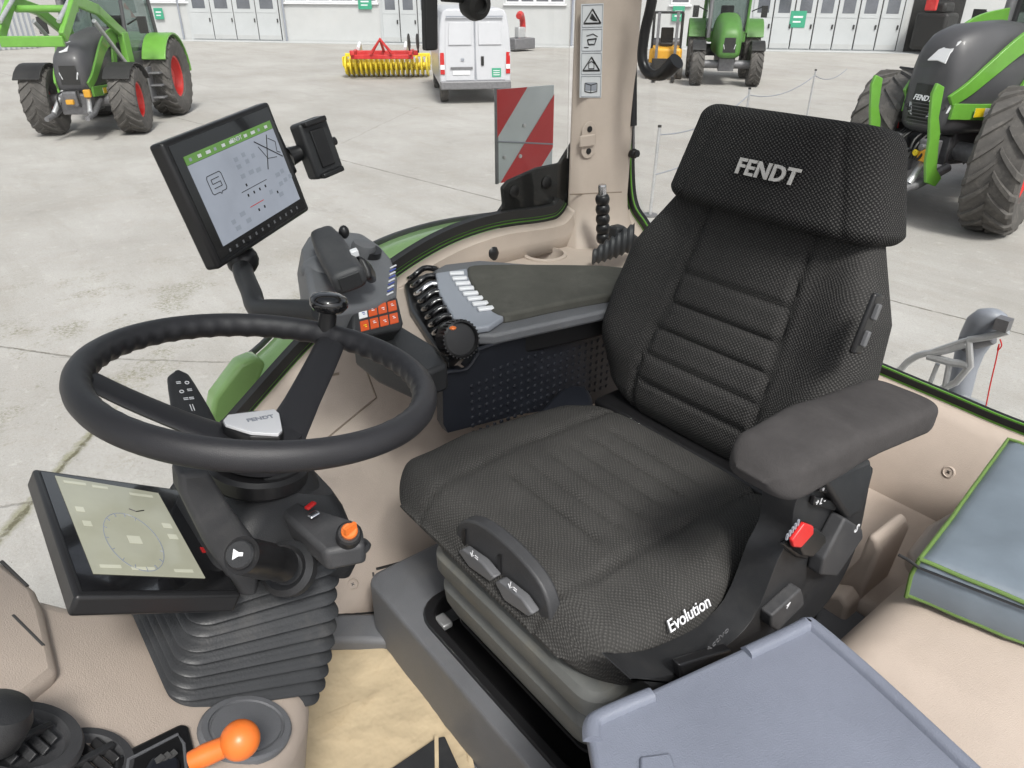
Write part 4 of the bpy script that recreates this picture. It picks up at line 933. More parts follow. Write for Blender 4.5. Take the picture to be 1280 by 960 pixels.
for (x, y, r) in ((27, 930, .048), (108, 955, .040)):
    c = dp_(x, y, .013 if x < 60 else 0); u_ = V((.85, .5, 0)).normalized(); u_ = (u_ - DNV * u_.dot(DNV)).normalized()
    vt = disc(c, r, r, 0, [(1.0, -.004), (1.0, .003), (.94, .007), (.74, .007), (.68, .001), (.60, -.001)], 'dgrey', 'air_vent', dash, u=u_)
    vv = DNV.cross(u_)
    for k in range(4):
        mb = MB(); mb.box(c + vv * (-.018 + .012 * k) + DNV * .004, (.05 - .012 * abs(k - 1.5), .003, .008), Matrix((u_, vv, DNV)).transposed() @ Matrix.Rotation(.6, 3, 'X')); mb.build('vent_slat', 'black' if x > 60 else 'dark', vt, .001)
    mb = MB(); mb.box(c + DNV * .007, (.006, .05, .006), Matrix((u_, vv, DNV)).transposed()); mb.build('vent_slat', 'dark', vt, .001)
# oval cover
u_ = V((.55, .83, 0)); u_ = (dp_(352, 880) - dp_(262, 935)).normalized(); v_ = DNV.cross(u_)
oc = disc(dp_(307, 912), .056, .044, 0, [(1.0, -.003), (1.0, .003), (.95, .006), (.82, .006), (.8, .003), (.76, .003), (.74, .006), (.0001, .007)], 'grey', 'oval_cover', dash, u=u_)
# lever gate frame
gt = [(143, 948), (160, 935), (226, 903), (237, 906), (248, 950), (250, 1000), (140, 1000)]
mb = MB(); mb.prism([dp_(x, y, .006) for x, y in gt], DNV * -.012); gf = mb.build('lever_gate', 'black', dash, .004)
mb = MB(); mb.tube([dp_(x, y, .0065) for x, y in [(156, 990), (160, 950), (222, 918), (230, 930), (236, 990)]], .0016, 6); mb.build('gate_bead', 'grey', gf)
mb = MB(); mb.prism([dp_(x, y, .012) for x, y in [(182, 960), (190, 945), (216, 936), (226, 950), (228, 990), (184, 990)]], DNV * -.010); mb.build('gate_block', 'gauge' if False else 'darkblue', gf, .004)
for k in range(3):
    mb = MB(); mb.box(dp_(198 + 8 * k, 950 - 3 * k, .0125), (.006, .010, .002), Matrix.Rotation(.3, 3, 'Z')); mb.build('gate_mark', 'gap', gf)
# orange knobbed lever
ol = thing('orange_lever', 'short orange lever with round ball knob beside the oval cover', 'lever', dp_(246, 950))
l0 = dp_(238, 952, .015); l1 = dp_(300, 925, .045)
mb = MB(); mb.tube([l0, l0.lerp(l1, .3), l0.lerp(l1, .8), l1], [.009, .0105, .0095, .013], 20); mb.build('shaft', 'orange', ol)
mb = MB(); mb.ball(l1, .0185, 24); mb.build('knob', 'orange', ol)
# dark round knob at the left frame edge
kl = thing('round_knob', 'dark round knob cut off by the left edge of the view, above an air vent', 'knob', dp_(-10, 930))
mb = MB(); mb.lathe(dp_(-14, 925, .03), DNV, [(.012, -.03), (.014, -.01), (.024, .0), (.026, .02), (.022, .032), (.01, .036)], 28); mb.build('knob_body', 'dark', kl, ang=50)

# ================================================================== floor mat (paper) and pedal
mpx = [(395, 790), (440, 796), (482, 800), (500, 812), (517, 828), (527, 843), (543, 862), (552, 880), (560, 897), (572, 912), (584, 930), (590, 950), (600, 1000), (600, 1100), (250, 1100), (250, 800)]
rnd = random.Random(3)
outl = []
pts = [az(x, y, ZF + .004) for x, y in mpx]
for a, b in zip(pts, pts[1:] + pts[:1]):
    for k in range(8): outl.append(a.lerp(b, k / 8) + V((rnd.uniform(-1, 1), rnd.uniform(-1, 1), 0)) * .005)
bmm = bmesh.new()
f = bmm.faces.new([bmm.verts.new((p.x, p.y, p.z)) for p in outl]); bmesh.ops.triangulate(bmm, faces=[f])
bmesh.ops.subdivide_edges(bmm, edges=bmm.edges, cuts=3, use_grid_fill=True)
bmesh.ops.triangulate(bmm, faces=bmm.faces)
mb = MB(); bmm.verts.index_update()
mb.add([V((v.co.x, v.co.y, v.co.z + .004 + .014 * max(-.3, noise.noise(v.co * 11)) + .006 * abs(noise.noise(v.co * 28)) + .002 * noise.noise(v.co * 70))) for v in bmm.verts], [tuple(v.index for v in f.verts) for f in bmm.faces]); bmm.free()
mat_o = mb.build('floor_paper', 'cardboard', None); tag(mat_o, 'crumpled tan protective paper with torn edge covering the cab floor', 'floor paper')
pd = thing('dark_floor_pad', 'dark pad with a pale strap lying on the tan paper at the bottom edge', 'pad', az(540, 950, ZF + .02))
mb = MB(); mb.prism([az(x, y, ZF + .022) for x, y in [(486, 962), (545, 922), (556, 920), (575, 962), (590, 1010), (470, 1010)]], (0, 0, -.006)); mb.build('pad_sheet', 'dark', pd, .002)
mb = MB(); mb.prism([az(x, y, ZF + .025) for x, y in [(543, 919), (548, 919), (549, 1000), (544, 1000)]], (0, 0, -.002)); mb.build('strap', 'cardboard', pd)

# ================================================================== folded companion seat with grey-blue lid
cs = thing('companion_seat', 'folded companion seat with blue-grey plastic tray lid on top, nearest the camera', 'seat', (.2, -.5, 1.9))
ZL = 2.425
lo = curve([az(x, y, ZL) for x, y in [(737, 905), (745, 893), (765, 882)]], 3)
lid_px = [(734, 915), (736, 903), (748, 890), (812, 866), (818, 880) , (936, 826), (930, 806), (1000, 775), (1012, 772), (1026, 778), (1230, 965), (1300, 1030), (1050, 1300), (780, 1200), (742, 960)]
lid_px = [(734, 915), (736, 903), (748, 890), (1000, 775), (1012, 772), (1026, 778), (1230, 965), (1300, 1030), (1050, 1300), (780, 1200), (742, 960)]
LP = [az(x, y, ZL) for x, y in lid_px]
mb = MB(); mb.prism(LP, (0, 0, -.022)); ld = mb.build('tray_lid', 'lid', cs, .007, seg=4)
ctr = sum(LP, V()) / len(LP)
# raised lip along the far edges, in two pieces
def lip(pxs, name='lid_lip'):
    p = curve([az(x, y, ZL + .002) for x, y in pxs], 6); secs = []
    for i, q in enumerate(p):
        t = (p[min(i + 1, len(p) - 1)] - p[max(i - 1, 0)]).normalized(); s = t.cross(V((0, 0, 1)))
        secs.append([q + s * .0085 + V((0, 0, -.006)), q + s * .007 + V((0, 0, .003)), q + s * .003 + V((0, 0, .0055)), q - s * .004 + V((0, 0, .0055)), q - s * .008 + V((0, 0, .002)), q - s * .011 + V((0, 0, -.003))])
    mb = MB(); mb.loft(secs); mb.build(name, 'lid', ld, ang=50)
lip([(742, 925), (742, 905), (752, 895), (790, 878), (815, 868)])
lip([(934, 816), (985, 792), (1008, 781), (1018, 783), (1090, 845), (1222, 968)])
mb = MB(); mb.prism([az(x, y, ZL + .004) for x, y in [(800, 945), (838, 940), (846, 962), (860, 1000), (800, 1000)]], (0, 0, -.005)); mb.build('lid_boss', 'lid', ld, .003)
body = [P + (ctr - P) * .07 for P in LP]
mb = MB(); mb.prism([V((p.x, p.y, ZL - .023)) for p in body], (0, 0, -.11)); bo2 = mb.build('seat_back_padding', 'fabric', cs, .03, seg=4)
me = bo2.data; ul = me.uv_layers.new(name='UVMap')
for poly in me.polygons:
    for li in poly.loop_indices:
        co = me.vertices[me.loops[li].vertex_index].co; ul.data[li].uv = (co.x + co.z * .3, co.y + co.z)
mb = MB(); mb.bb(.06, .26, -.62, -.36, 2.152, 2.29); mb.build('folding_bracket', 'black', cs, .01)

# ================================================================== cooler bag
bag = thing('cooler_bag', 'soft blue-grey cooler bag with green piping lying on the beige wheel arch', 'bag', az(1220, 700, 2.354))
ZB = 2.425
tp = [az(1150, 697, ZB), az(1420, 800, ZB), az(1420, 560, ZB), az(1275, 545, ZB), az(1245, 560, ZB)]
c0, c1 = tp[0], tp[1]; dirx = (c1 - c0).normalized(); diry = V((0, 0, 1)).cross(dirx); 
if diry.y > 0: diry = -diry
Lx = .42; Ly = .44
mb = MB(); NX, NY = 28, 28; g = []
tdir = (az(1262, 548, ZB) - az(1152, 697, ZB)); Ly = tdir.length; tdir.normalize()
for j in range(NY + 1):
    for i in range(NX + 1):
        u, v = i / NX, j / NY; p = c0 + dirx * u * Lx + tdir * v * Ly
        e = min(u, v, 1 - u, 1 - v); g.append(p + V((0, 0, .006 * noise.noise(p * 9) + .004 * noise.noise(p * 25) - .006 * (1 - min(1, e / .05)) ** 2 + .008 * math.sin(PI * u) * math.sin(PI * v))))
top = [(j * (NX + 1) + i, j * (NX + 1) + i + 1, (j + 1) * (NX + 1) + i + 1, (j + 1) * (NX + 1) + i) for j in range(NY) for i in range(NX)]
o_ = len(g); per = [i for i in range(NX + 1)] + [j * (NX + 1) + NX for j in range(1, NY + 1)] + [NY * (NX + 1) + i for i in range(NX - 1, -1, -1)] + [j * (NX + 1) for j in range(NY - 1, 0, -1)]
cen = c0 + dirx * Lx / 2 + tdir * Ly / 2
ring1 = []; rows_ = [per]
for z in (.6, .25, 0):
    rr = []
    for q in per:
        p = g[q]; w_ = (p - cen); w_.z = 0; rr.append(len(g) + len(ring1)); ring1.append(V((p.x, p.y, 2.354 + (p.z - 2.354) * z)) + w_.normalized() * (.006 * math.sin(z * PI) + .004 * noise.noise(p * 30 + V((0, 0, z * 4)))))
    rows_.append(rr)
vs = g + ring1; fs = list(top)
for a, b in zip(rows_[:-1], rows_[1:]):
    for k in range(len(per)): fs.append((a[k], a[(k + 1) % len(per)], b[(k + 1) % len(per)], b[k]))
mb.add(vs, fs); mb.build('bag_body', 'bag', bag, ang=80)
mb = MB(); mb.tube([vs[q] + V((0, 0, .001)) for q in rows_[0]] + [vs[rows_[0][0]]], .003, 8); mb.build('top_piping', 'bagtrim', bag)
mb = MB(); mb.tube([vs[q] + V((0, 0, .004)) for q in rows_[-1]] + [vs[rows_[-1][0]]], .003, 8); mb.build('bottom_piping', 'bagtrim', bag)
mb = MB(); mb.tube([vs[0], vs[rows_[1][0]], vs[rows_[3][0]]], .003, 8); mb.build('corner_piping', 'bagtrim', bag)
mb = MB(); z0 = c0 + dirx * .004 - tdir * .006; mb.tube([z0 + V((0, 0, -.012)), z0 + dirx * Lx * .98 + V((0, 0, -.012))], .0018, 6); mb.build('zip', 'black', bag)
mb = MB(); mb.tube([z0 + V((0, 0, -.012)), z0 - dirx * .015 + V((0, 0, -.006)), z0 - dirx * .028 + V((0, 0, -.004))], .0022, 8); mb.build('zip_puller', 'black', bag)
# unseen cab roof, shaped to tune cabin shading: frame round an added tinted hatch
mb = MB(); hole_plate(rrect(.80, -.30, .70, 1.25, .08, 0), rrect(.77, -.34, .56, .98, .10, 0), 3.46, 3.58, mb); mb.build('cab_roof', 'beige', cab, .02)
mb = MB(); mb.bb(.15, 1.36, -1.38, .70, 3.50, 3.505); mb.build('added_hatch_pane', 'hatch', cab, smooth=False)
# ================================================================== OUTSIDE
def wheel(par, c, R, Wt, rim='rimred', ns=20, steer=0, side=1):
    """Tractor wheel: axis along local X (turned by steer), outer face towards side*X."""
    c = V(c); Rz = Matrix.Rotation(steer, 3, 'Z'); ax_ = Rz @ V((1, 0, 0))
    rr = R * .52
    g = bpy.data.objects.new('wheel', None)
    mb = MB(); h = Wt / 2; prof = [(rr, -h * .62), (rr * 1.05, -h * .80), (R * .78, -h * 1.0), (R * .90, -h * .97), (R * .945, -h * .85), (R * .955, -h * .4), (R * .96, 0), (R * .955, h * .4), (R * .945, h * .85), (R * .90, h * .97), (R * .78, h), (rr * 1.05, h * .80), (rr, h * .62)]
    mb.lathe(c, ax_, prof, 48, caps=False)
    for k in range(ns):
        for s in (-1, 1):
            t0 = 2 * PI * (k + (.5 if s > 0 else 0)) / ns; secs = []
            for j in range(6):
                q = j / 5; x = s * h * (.02 + .97 * q); t = t0 + (q ** .85) * .36 ; wd = R * .034 * (1 + .25 * q); rad = R * (1.0 if q < .8 else 1.0 - .07 * (q - .8) / .2); ri = R * .90
                def pt(a, r_): return c + Rz @ V((x, math.sin(a) * r_, math.cos(a) * r_))
                da = wd / R
                secs.append([pt(t - da, rad), pt(t + da, rad), pt(t + da * 1.6, ri), pt(t - da * 1.6, ri)])
            mb.loft(secs)
    ty = mb.build('wheel', 'tyre', par, ang=30); ty['label'] = 'wheel with lugged tyre'
    mb = MB(); mb.lathe(c, ax_, [(rr * .98, -h * .6), (rr * 1.03, -h * .64), (rr * .9, -h * .5), (rr * .86, side * h * .05), (rr * .45, side * h * .15), (rr * .42, side * h * .4), (.02, side * h * .42)][:] if False else
                        [(rr * 1.02, side * h * .66), (rr * .93, side * h * .60), (rr * .90, side * h * .15), (rr * .84, side * -h * .10), (rr * .50, side * -h * .05), (rr * .42, side * h * .30), (rr * .25, side * h * .34), (.02, side * h * .34)], 36, caps=False)
    rm = mb.build('rim', rim, ty, ang=35)
    mb = MB()
    for k in range(8):
        t = 2 * PI * k / 8; mb.cyl(c + Rz @ V((side * -h * .10, math.sin(t) * rr * .62, math.cos(t) * rr * .62)), c + Rz @ V((side * h * .04, math.sin(t) * rr * .62, math.cos(t) * rr * .62)), rr * .05, n=8)
    mb.build('wheel_nuts', 'steeld', rm)
    return ty
def tractor(name, label, loc, rot, RF=.75, RR_=.95, WF=.55, WR=.68, WB=2.75, track=1.0, rim='rimred', steer=0, loader=False, linkage=True, hood='green', S=1.0, HZ=0, brackets=False):
    t = thing(name, label, 'tractor', loc, rot)
    for s in (-1, 1):
        wheel(t, (s * track, 0, RF), RF, WF, rim, 20, steer, s); wheel(t, (s * (track + .02), -WB, RR_), RR_, WR, rim, 22, 0, s)
    mb = MB(); mb.cyl((-track + .1, 0, RF), (track - .1, 0, RF), .13); mb.box((0, 0, RF), (.5, .4, .4)); mb.build('front_axle', 'steeld', t, .02)
    mb = MB(); mb.cyl((-track + .1, -WB, RR_), (track - .1, -WB, RR_), .2); mb.build('rear_axle', 'steeld', t)
    mb = MB(); mb.box((0, -WB * .45, RF + .1), (.55, WB, .5)); mb.build('chassis', 'hood' if hood != 'green' else 'steeld', t, .04)
    # hood: lofted from the nose back to the cab
    y0 = .62; y1 = -WB * .52; zb = RF + .22; secs = []
    for q, (hw_, zt, zl) in zip([0, .02, .08, .2, .5, 1], [(.24, 1.55, zb + .12), (.32, 1.68, zb + .04), (.37, 1.80, zb), (.40, 1.92, zb), (.45, 2.06, zb), (.50, 2.17, zb)]):
        if brackets: zt += .40 * (1 - q) ** .8; hw_ *= 1.12
        zt += HZ; y = y0 + (y1 - y0) * q; r = []
        for k in range(24):
            a = 2 * PI * k / 24; cx_ = math.copysign(abs(math.cos(a)) ** .55, math.cos(a)); cz_ = math.copysign(abs(math.sin(a)) ** (.7 if math.sin(a) > 0 else .3), math.sin(a))
            zc = (zt + zl) / 2; r.append(V((hw_ * cx_ * (1 - .12 * max(0, cz_)), y, zc + (zt - zl) / 2 * cz_)))
        secs.append(r)
    mb = MB(); mb.loft(secs); hd_ = mb.build('hood', hood, t, ang=50)
    hz = HZ
    # nose grille and lamps
    mb = MB(); mb.prism([V((-.20, y0 + .012, zb + .18)), V((.20, y0 + .012, zb + .18)), V((.17, y0 + .012, 1.50 + hz)), V((-.17, y0 + .012, 1.50 + hz))], (0, -.05, 0)); mb.build('grille', 'ink', hd_)
    for s in (-1, 1):
        mb = MB(); mb.prism([V((s * .14, y0 + .03, zb + .28)), V((s * .33, y0 - .10, zb + .33)), V((s * .35, y0 - .14, zb + .50)), V((s * .18, y0 + .02, zb + .42))], (0, -.04, 0)); mb.build('headlight', 'lamp', hd_, .006)
    # hood side strips in green (curved C-shaped frame) on dark hoods
    if hood != 'green':
        for s in (-1, 1):
            def hp(y, z, d=0): 
                q = max(0, min(1, (y0 - y) / (y0 - y1))); return V((s * ((lerp([0, .02, .08, .2, .5, 1], [.26, .33, .38, .41, .46, .515], q)) * (1.13 if brackets else 1) + .03 + d), y, z + hz))
            arc = [hp(*p) for p in [(y0 - .05, zb + .15), (y0 - .25, zb + .30), (y0 - .55, zb + .55), (y0 - .95, zb + .86), (y0 - 1.35, zb + 1.02), (y0 - 1.9, zb + 1.08)]]
            secs = []; cv = curve(arc, 5)
            for i, p in enumerate(cv):
                tt_ = (cv[min(i + 1, len(cv) - 1)] - cv[max(i - 1, 0)]).normalized(); n_ = V((0, tt_.z, -tt_.y)).normalized() * (.08 + .09 * i / len(cv))
                secs.append([p + n_, p - n_, p - n_ - V((s * .05, 0, 0)), p + n_ - V((s * .05, 0, 0))])
            mb = MB(); mb.loft(secs); 
            low_ = [hp(*p) for p in [(y0 - .10, zb + .02), (y0 - .9, zb + .0), (y0 - 1.15, zb + .15), (y0 - 1.45, zb + .75), (y0 - 1.5, zb + 1.0)]]
            cv = curve(low_, 5); secs = []
            for i, p in enumerate(cv):
                tt_ = (cv[min(i + 1, len(cv) - 1)] - cv[max(i - 1, 0)]).normalized(); n_ = V((0, tt_.z, -tt_.y)).normalized() * .105
                secs.append([p + n_, p - n_, p - n_ - V((s * .05, 0, 0)), p + n_ - V((s * .05, 0, 0))])
            mb.loft(secs); mb.build('hood_side_frame', 'green', hd_, .008, ang=40)
            mb = MB(); st_ = [hp(y0 - .42, zb + .06, .012), hp(y0 - .72, zb + .05, .012), hp(y0 - .72, zb - .06, .012), hp(y0 - .42, zb - .06, .012)]; mb.prism(st_, (s * .004, 0, 0)); w1 = mb.build('warning_sticker', 'whitep', hd_)
            mb = MB(); st_ = [hp(y0 - .42, zb + .06, .017), hp(y0 - .58, zb + .055, .017), hp(y0 - .58, zb - .055, .017), hp(y0 - .42, zb - .06, .017)]; mb.prism(st_, (s * .003, 0, 0)); mb.build('yellow_panel', 'yell', w1)
    # front linkage: two arms with green hooks
    if linkage:
        for s in (-1, 1):
            mb = MB(); mb.tube([V((s * .36, .25, .75)), V((s * .40, .8, .55)), V((s * .42, 1.25, .50))], [.07, .06, .05], 10); mb.build('linkage_arm', 'steeld', t)
            mb = MB(); mb.cyl((s * .25, .5, 1.0), (s * .38, .95, .58), .05); mb.build('linkage_cylinder', 'steel', t)
        mb = MB(); mb.box((0, .55, .72), (.62, .32, .42)); mb.box((0, .78, .85), (.3, .2, .3)); mb.build('front_weight_frame', 'steeld', t, .03)
        mb = MB(); mb.box((-.33, .74, .95), (.14, .10, .16)); mb.box((.0, .90, .80), (.16, .1, .10)); mb.build('towing_lug', 'amber', t, .02)
        mb = MB(); 
        for s in (-1, 1): mb.tube(curve([V((s * .1, .7, 1.0)), V((s * .2, .95, .95)), V((s * .22, .95, .70))], 5), .02, 8)
        mb.build('hoses', 'black', t)
    if brackets:
        for s in (-1, 1):
            ol_ = [(.48, 1.88), (.62, 1.93), (.66, 1.80), (.58, 1.45), (.50, 1.20), (.46, .90), (.36, .62), (.16, .55), (.08, .66), (.22, .80), (.30, 1.10), (.34, 1.30), (.44, 1.50)]
            mb = MB(); mb.prism([V((s * .50, y + .45, z)) for y, z in ol_], (s * .05, 0, 0)); mb.build('loader_bracket', 'green', t, .012)
    # cab
    cy0 = y1 + .1; cy1 = -WB - .35; zc0 = 1.25; zr = 2.85 + hz
    P0 = [(-.62, cy0), (.62, cy0), (.78, cy1), (-.78, cy1)]; P1 = [(-.66, cy0 - .12), (.66, cy0 - .12), (.74, cy1 + .1), (-.74, cy1 + .1)]
    mb = MB(); mb.prism([V((x, y, zc0)) for x, y in P0], (0, 0, .35)); mb.build('cab_base', 'hood' if hood != 'green' else 'green', t, .03)
    mb = MB()
    for (a, b) in zip(P0, P1): mb.tube([V((*a, zc0 + .3)), V((*b, zr))], .045, 8)
    cf = mb.build('cab_frame', 'hood' if hood != 'green' else 'green', t)
    mb = MB(); mb.loft([[V((x * .96, y * 1.0, zc0 + .34)) for x, y in P0], [V((x * .96, y, zr)) for x, y in P1]]); mb.build('cab_glass', 'tglass', t, smooth=False)
    mb = MB(); mb.box((0, (cy0 + cy1) / 2 - .02, zr + .10), (1.55, abs(cy1 - cy0) + .15, .20)); mb.build('cab_roof', 'green' if hood == 'green' else 'green', t, .07)
    mb = MB(); mb.box((0, cy1 + .75, 1.75), (.45, .45, .12)); mb.box((0, cy1 + .5, 2.05), (.45, .12, .6)); mb.build('driver_seat', 'ink', t, .04)
    for s in (-1, 1):
        # rear fender arc
        secs = []
        for k in range(15):
            a = math.radians(-62 + 150 * k / 14); ro = RR_ + .10; ri = ro - .05; y = -WB - math.sin(a) * -1 * ro * -1; 
            y = -WB + math.sin(-a) * ro * -1 * -1 if False else -WB - math.sin(a) * ro; z = RR_ + math.cos(a) * ro
            yi = -WB - math.sin(a) * ri; zi = RR_ + math.cos(a) * ri
            x0_, x1_ = s * .70, s * (track + .34)
            secs.append([V((x0_, y, z)), V((x1_, y, z)), V((x1_, yi, zi)), V((x0_, yi, zi))])
        mb = MB(); mb.loft(secs); mb.build('rear_fender', 'green', t, .015)
        secs = []
        for k in range(9):
            a = math.radians(18 + 60 * k / 8) if brackets else math.radians(-50 + 110 * k / 8); ro = RF + .07; secs.append([V((x, -math.sin(a) * r_, RF + math.cos(a) * r_)) for x, r_ in ((s * (track - WF * .5), ro), (s * (track + WF * .52), ro), (s * (track + WF * .52), ro - .03), (s * (track - WF * .5), ro - .03))])
        mb = MB(); mb.loft(secs); mb.build('front_fender', 'ink', t, .008)
        mb = MB(); mb.tube([V((s * .72, cy0 - .05, 2.2 + hz)), V((s * 1.05, cy0 + .10, 2.35 + hz))], .02, 8); mb.box((s * 1.12, cy0 + .10, 2.2 + hz), (.20, .05, .36)); mb.build('mirror', 'ink', t, .015)
        mb = MB(); 
        for k in range(3): mb.box((s * .98, cy0 - .45, .55 + .28 * k), (.3, .35, .04))
        mb.box((s * .85, cy0 - .45, .85), (.04, .45, .8)); mb.build('cab_steps', 'steeld', t, .01)
        mb = MB(); mb.box((s * .4, cy0 - .08, zr + .10), (.2, .06, .1)); mb.build('work_light', 'lamp', t, .015)
    mb = MB(); mb.cyl((.62, cy0 + .18, 1.4), (.62, cy0 + .1, 2.75 + hz), .07); mb.build('exhaust', 'steeld', t)
    if loader:
        for s in (-1, 1):
            mb = MB(); pth = [V((s * .62, -WB * .50, 1.95)), V((s * .62, -.1, 2.55)), V((s * .62, .9, 2.75)), V((s * .60, 1.75, 2.15))]
            for a, b in zip(pth[:-1], pth[1:]):
                d = (b - a); L = d.length; d.normalize(); xx = V((1, 0, 0)); zz = xx.cross(d); mb.box((a + b) / 2, (.10, L + .1, .22), Matrix((xx, d, zz)).transposed())
            mb.build('loader_arm', 'green', t, .02)
            mb = MB(); mb.box((s * .62, -WB * .45, 1.45), (.14, .35, 1.2)); mb.build('loader_column', 'green', t, .02)
            mb = MB(); mb.cyl((s * .62, -WB * .40, 1.35), (s * .62, .2, 2.35), .045); mb.build('lift_cylinder', 'steel', t)
            mb = MB(); mb.cyl((s * .55, .6, 2.95), (s * .55, 1.7, 2.4), .04); mb.build('tilt_cylinder', 'steel', t)
        mb = MB(); mb.cyl((-.62, 0.85, 2.6), (.62, .85, 2.6), .07); mb.box((0, 1.8, 2.05), (1.2, .10, .2)); mb.build('loader_cross_bar', 'green', t, .02)
    return t
def yawof(hx, hy): return math.atan2(hy, hx) - PI / 2
def hvec(rot): return V((-math.sin(rot), math.cos(rot), 0))

t1 = tractor('tractor', 'green tractor with raised front loader arms and red rims, left behind the tilted terminal', (20.0, -3.4, 0), yawof(-.84, .545), RF=.72, RR_=.93, WF=.56, WR=.66, WB=2.75, track=.93, loader=True, hood='hood', steer=math.radians(6), HZ=.0, brackets=False)
t2 = tractor('tractor', 'small green tractor facing the camera in front of the white folding doors, far off', (16.7, -22.1, 0), yawof(-.66, .75), RF=.66, RR_=.92, WF=.42, WR=.55, WB=2.5, track=.93, hood='green', linkage=False)
M['greenf'] = pm('darker_tractor_green', (.075, .20, .04), .45, .12, 5)  # darker green for the far tractor
for ch in t2.children_recursive:
    if ch.type == 'MESH' and ch.data.materials and ch.data.materials[0] == M['green']: ch.data.materials[0] = M['greenf']
t3 = tractor('tractor', 'large green tractor with dark grey hood and yellow sticker, at the right behind the headrest', (4.94, -11.92, 0), yawof(.29, .955), RF=.95, RR_=1.12, WF=.66, WR=.75, WB=3.0, track=1.08, hood='hood', HZ=.34, brackets=True, steer=.46)
# white swoosh and lettering on the hood of the big tractor
hd3 = [c for c in t3.children if c.name.startswith('hood')][0]
from mathutils.bvhtree import BVHTree
def hood_cast(t, h, rot):
    bv = BVHTree.FromPolygons([v.co.copy() for v in h.data.vertices], [tuple(p.vertices) for p in h.data.polygons])
    Mi = (Matrix.Translation(t.location) @ Matrix.Rotation(rot, 4, 'Z')).inverted(); o = Mi @ CAM
    def f(x, y, off=.012):
        d = (Mi.to_3x3() @ ray(x, y)).normalized(); q = bv.ray_cast(o, d); return None if q[0] is None else q[0] - d * off
    return f
hc = hood_cast(t3, hd3, yawof(.29, .955))
sw_ = [hc(x, y) for x, y in [(1160, 76), (1174, 63), (1202, 52), (1188, 67), (1182, 80), (1172, 76)]]
if all(q is not None for q in sw_): mb = MB(); mb.prism(sw_, (.004, .010, .012)); mb.build('hood_swoosh', 'whitep', hd3)
for s in (-1, 1):
    mb = MB(); mb.prism([V((s * .12, .66, 1.42)), V((s * .37, .56, 1.50)), V((s * .40, .50, 1.72)), V((s * .24, .62, 1.62))], (0, -.08, 0)); hl = mb.build('headlight', 'lamp', hd3, .01)
    for k in range(3): mb = MB(); mb.lathe(V((s * (.19 + .07 * k), .655 - .035 * k, 1.50 + .035 * k)), V((s * .2, 1, .1)), [(.028, -.02), (.028, .004), (.022, .008), (.02, -.004)], 14); mb.build('lamp_bezel', 'ink', hl)
    mb = MB()
    for k in range(4): mb.tube(curve([V((s * (.08 + .07 * k), .45, 1.25)), V((s * (.10 + .08 * k), .72 + .02 * k, 1.12 - .05 * k)), V((s * (.14 + .05 * k), .80, .88))], 4), .018, 7)
    mb.build('hydraulic_hoses', 'ink', t3)
    mb = MB(); mb.box((s * .30, .62, 1.02), (.22, .20, .26)); mb.cyl((s * .30, .72, 1.05), (s * .30, .80, 1.05), .05); mb.build('coupling_block', 'steeld', t3, .02)
    mb = MB(); mb.lathe(V((s * .26, .83, .98)), V((0, 1, 0)), [(.04, -.02), (.045, .0), (.03, .02)], 14); mb.build('coupling_cap', 'yell' if s < 0 else 'redp', t3)
mb = MB()
for k in range(7): mb.box((0, .655, 1.32 + .045 * k), (.34, .012, .012))
mb.build('grille_bars', 'hood', hd3)
text('FENDT', 'lettering', 'stickerw', hd3, V((0, .645, 1.66)), (-1, 0, 0), (0, -.3, 1), .10, .003, .002, .12)
for s in (1, -1):
    mb = MB(); mb.prism([V((s * .60, -1.0, 2.26)), V((s * .60, -1.75, 2.30)), V((s * .60, -1.75, 2.18)), V((s * .60, -1.05, 2.14))], (s * .006, 0, 0)); mb.build('name_panel', 'rimred', hd3)
    text('FENDT', 'lettering', 'whitep', hd3, V((s * .608, -1.38, 2.22)), (0, -s if False else (1 if s < 0 else -1) * -1 * -1, 0) if False else V((0, s, 0)), (0, 0, 1), .11, .002, .002, .12)
hd1 = [c for c in t1.children if c.name.startswith('hood')][0]
mb = MB(); mb.prism([V((-.05, .52, 1.775)), V((.14, .50, 1.74)), V((.08, .20, 1.90)), V((.02, .1, 1.93))], (0, 0, .02)); mb.build('hood_swoosh', 'whitep', hd1)

# white van
vn = thing('white_van', 'white delivery van with closed rear doors parked beyond the striped board', 'van', (18.3, -13.0, 0), math.atan2(-.49, .87) - PI / 2)
def vbox(x0, x1, y0, y1, z0, z1, name, mat, par=vn, bev=.01): mb = MB(); mb.bb(x0, x1, y0, y1, z0, z1); return mb.build(name, mat, par, bev)
secs = []
for z, hw_ in [(.42, .98), (.55, 1.0), (1.3, 1.01), (1.9, .97), (2.28, .90), (2.40, .84), (2.45, .70)]:
    secs.append([V((-hw_, 0 + (.02 if z < 1.3 else .02 + (z - 1.3) * .05), z)), V((hw_, .02 + max(0, z - 1.3) * .05, z)), V((hw_, 4.2 - max(0, z - 1.3) * .25, z)), V((hw_ * .9, 4.5 - max(0, z - 1.3) * .3, z)), V((-hw_ * .9, 4.5 - max(0, z - 1.3) * .3, z)), V((-hw_, 4.2 - max(0, z - 1.3) * .25, z))])
mb = MB(); mb.loft(secs); vb = mb.build('body', 'white', vn, .05, ang=40)
mb = MB(); mb.loft([[V((-.9, 4.4, z)), V((.9, 4.4, z)), V((.85, 5.5 - max(0, z - 1.0) * .9, z)), V((-.85, 5.5 - max(0, z - 1.0) * .9, z))] for z in (.45, .9, 1.2, 1.9, 2.1)]); mb.build('front_end', 'white', vn, .05)
vbox(-1.0, 1.0, -.06, .10, .40, .62, 'bumper', 'steeld', vn, .03)
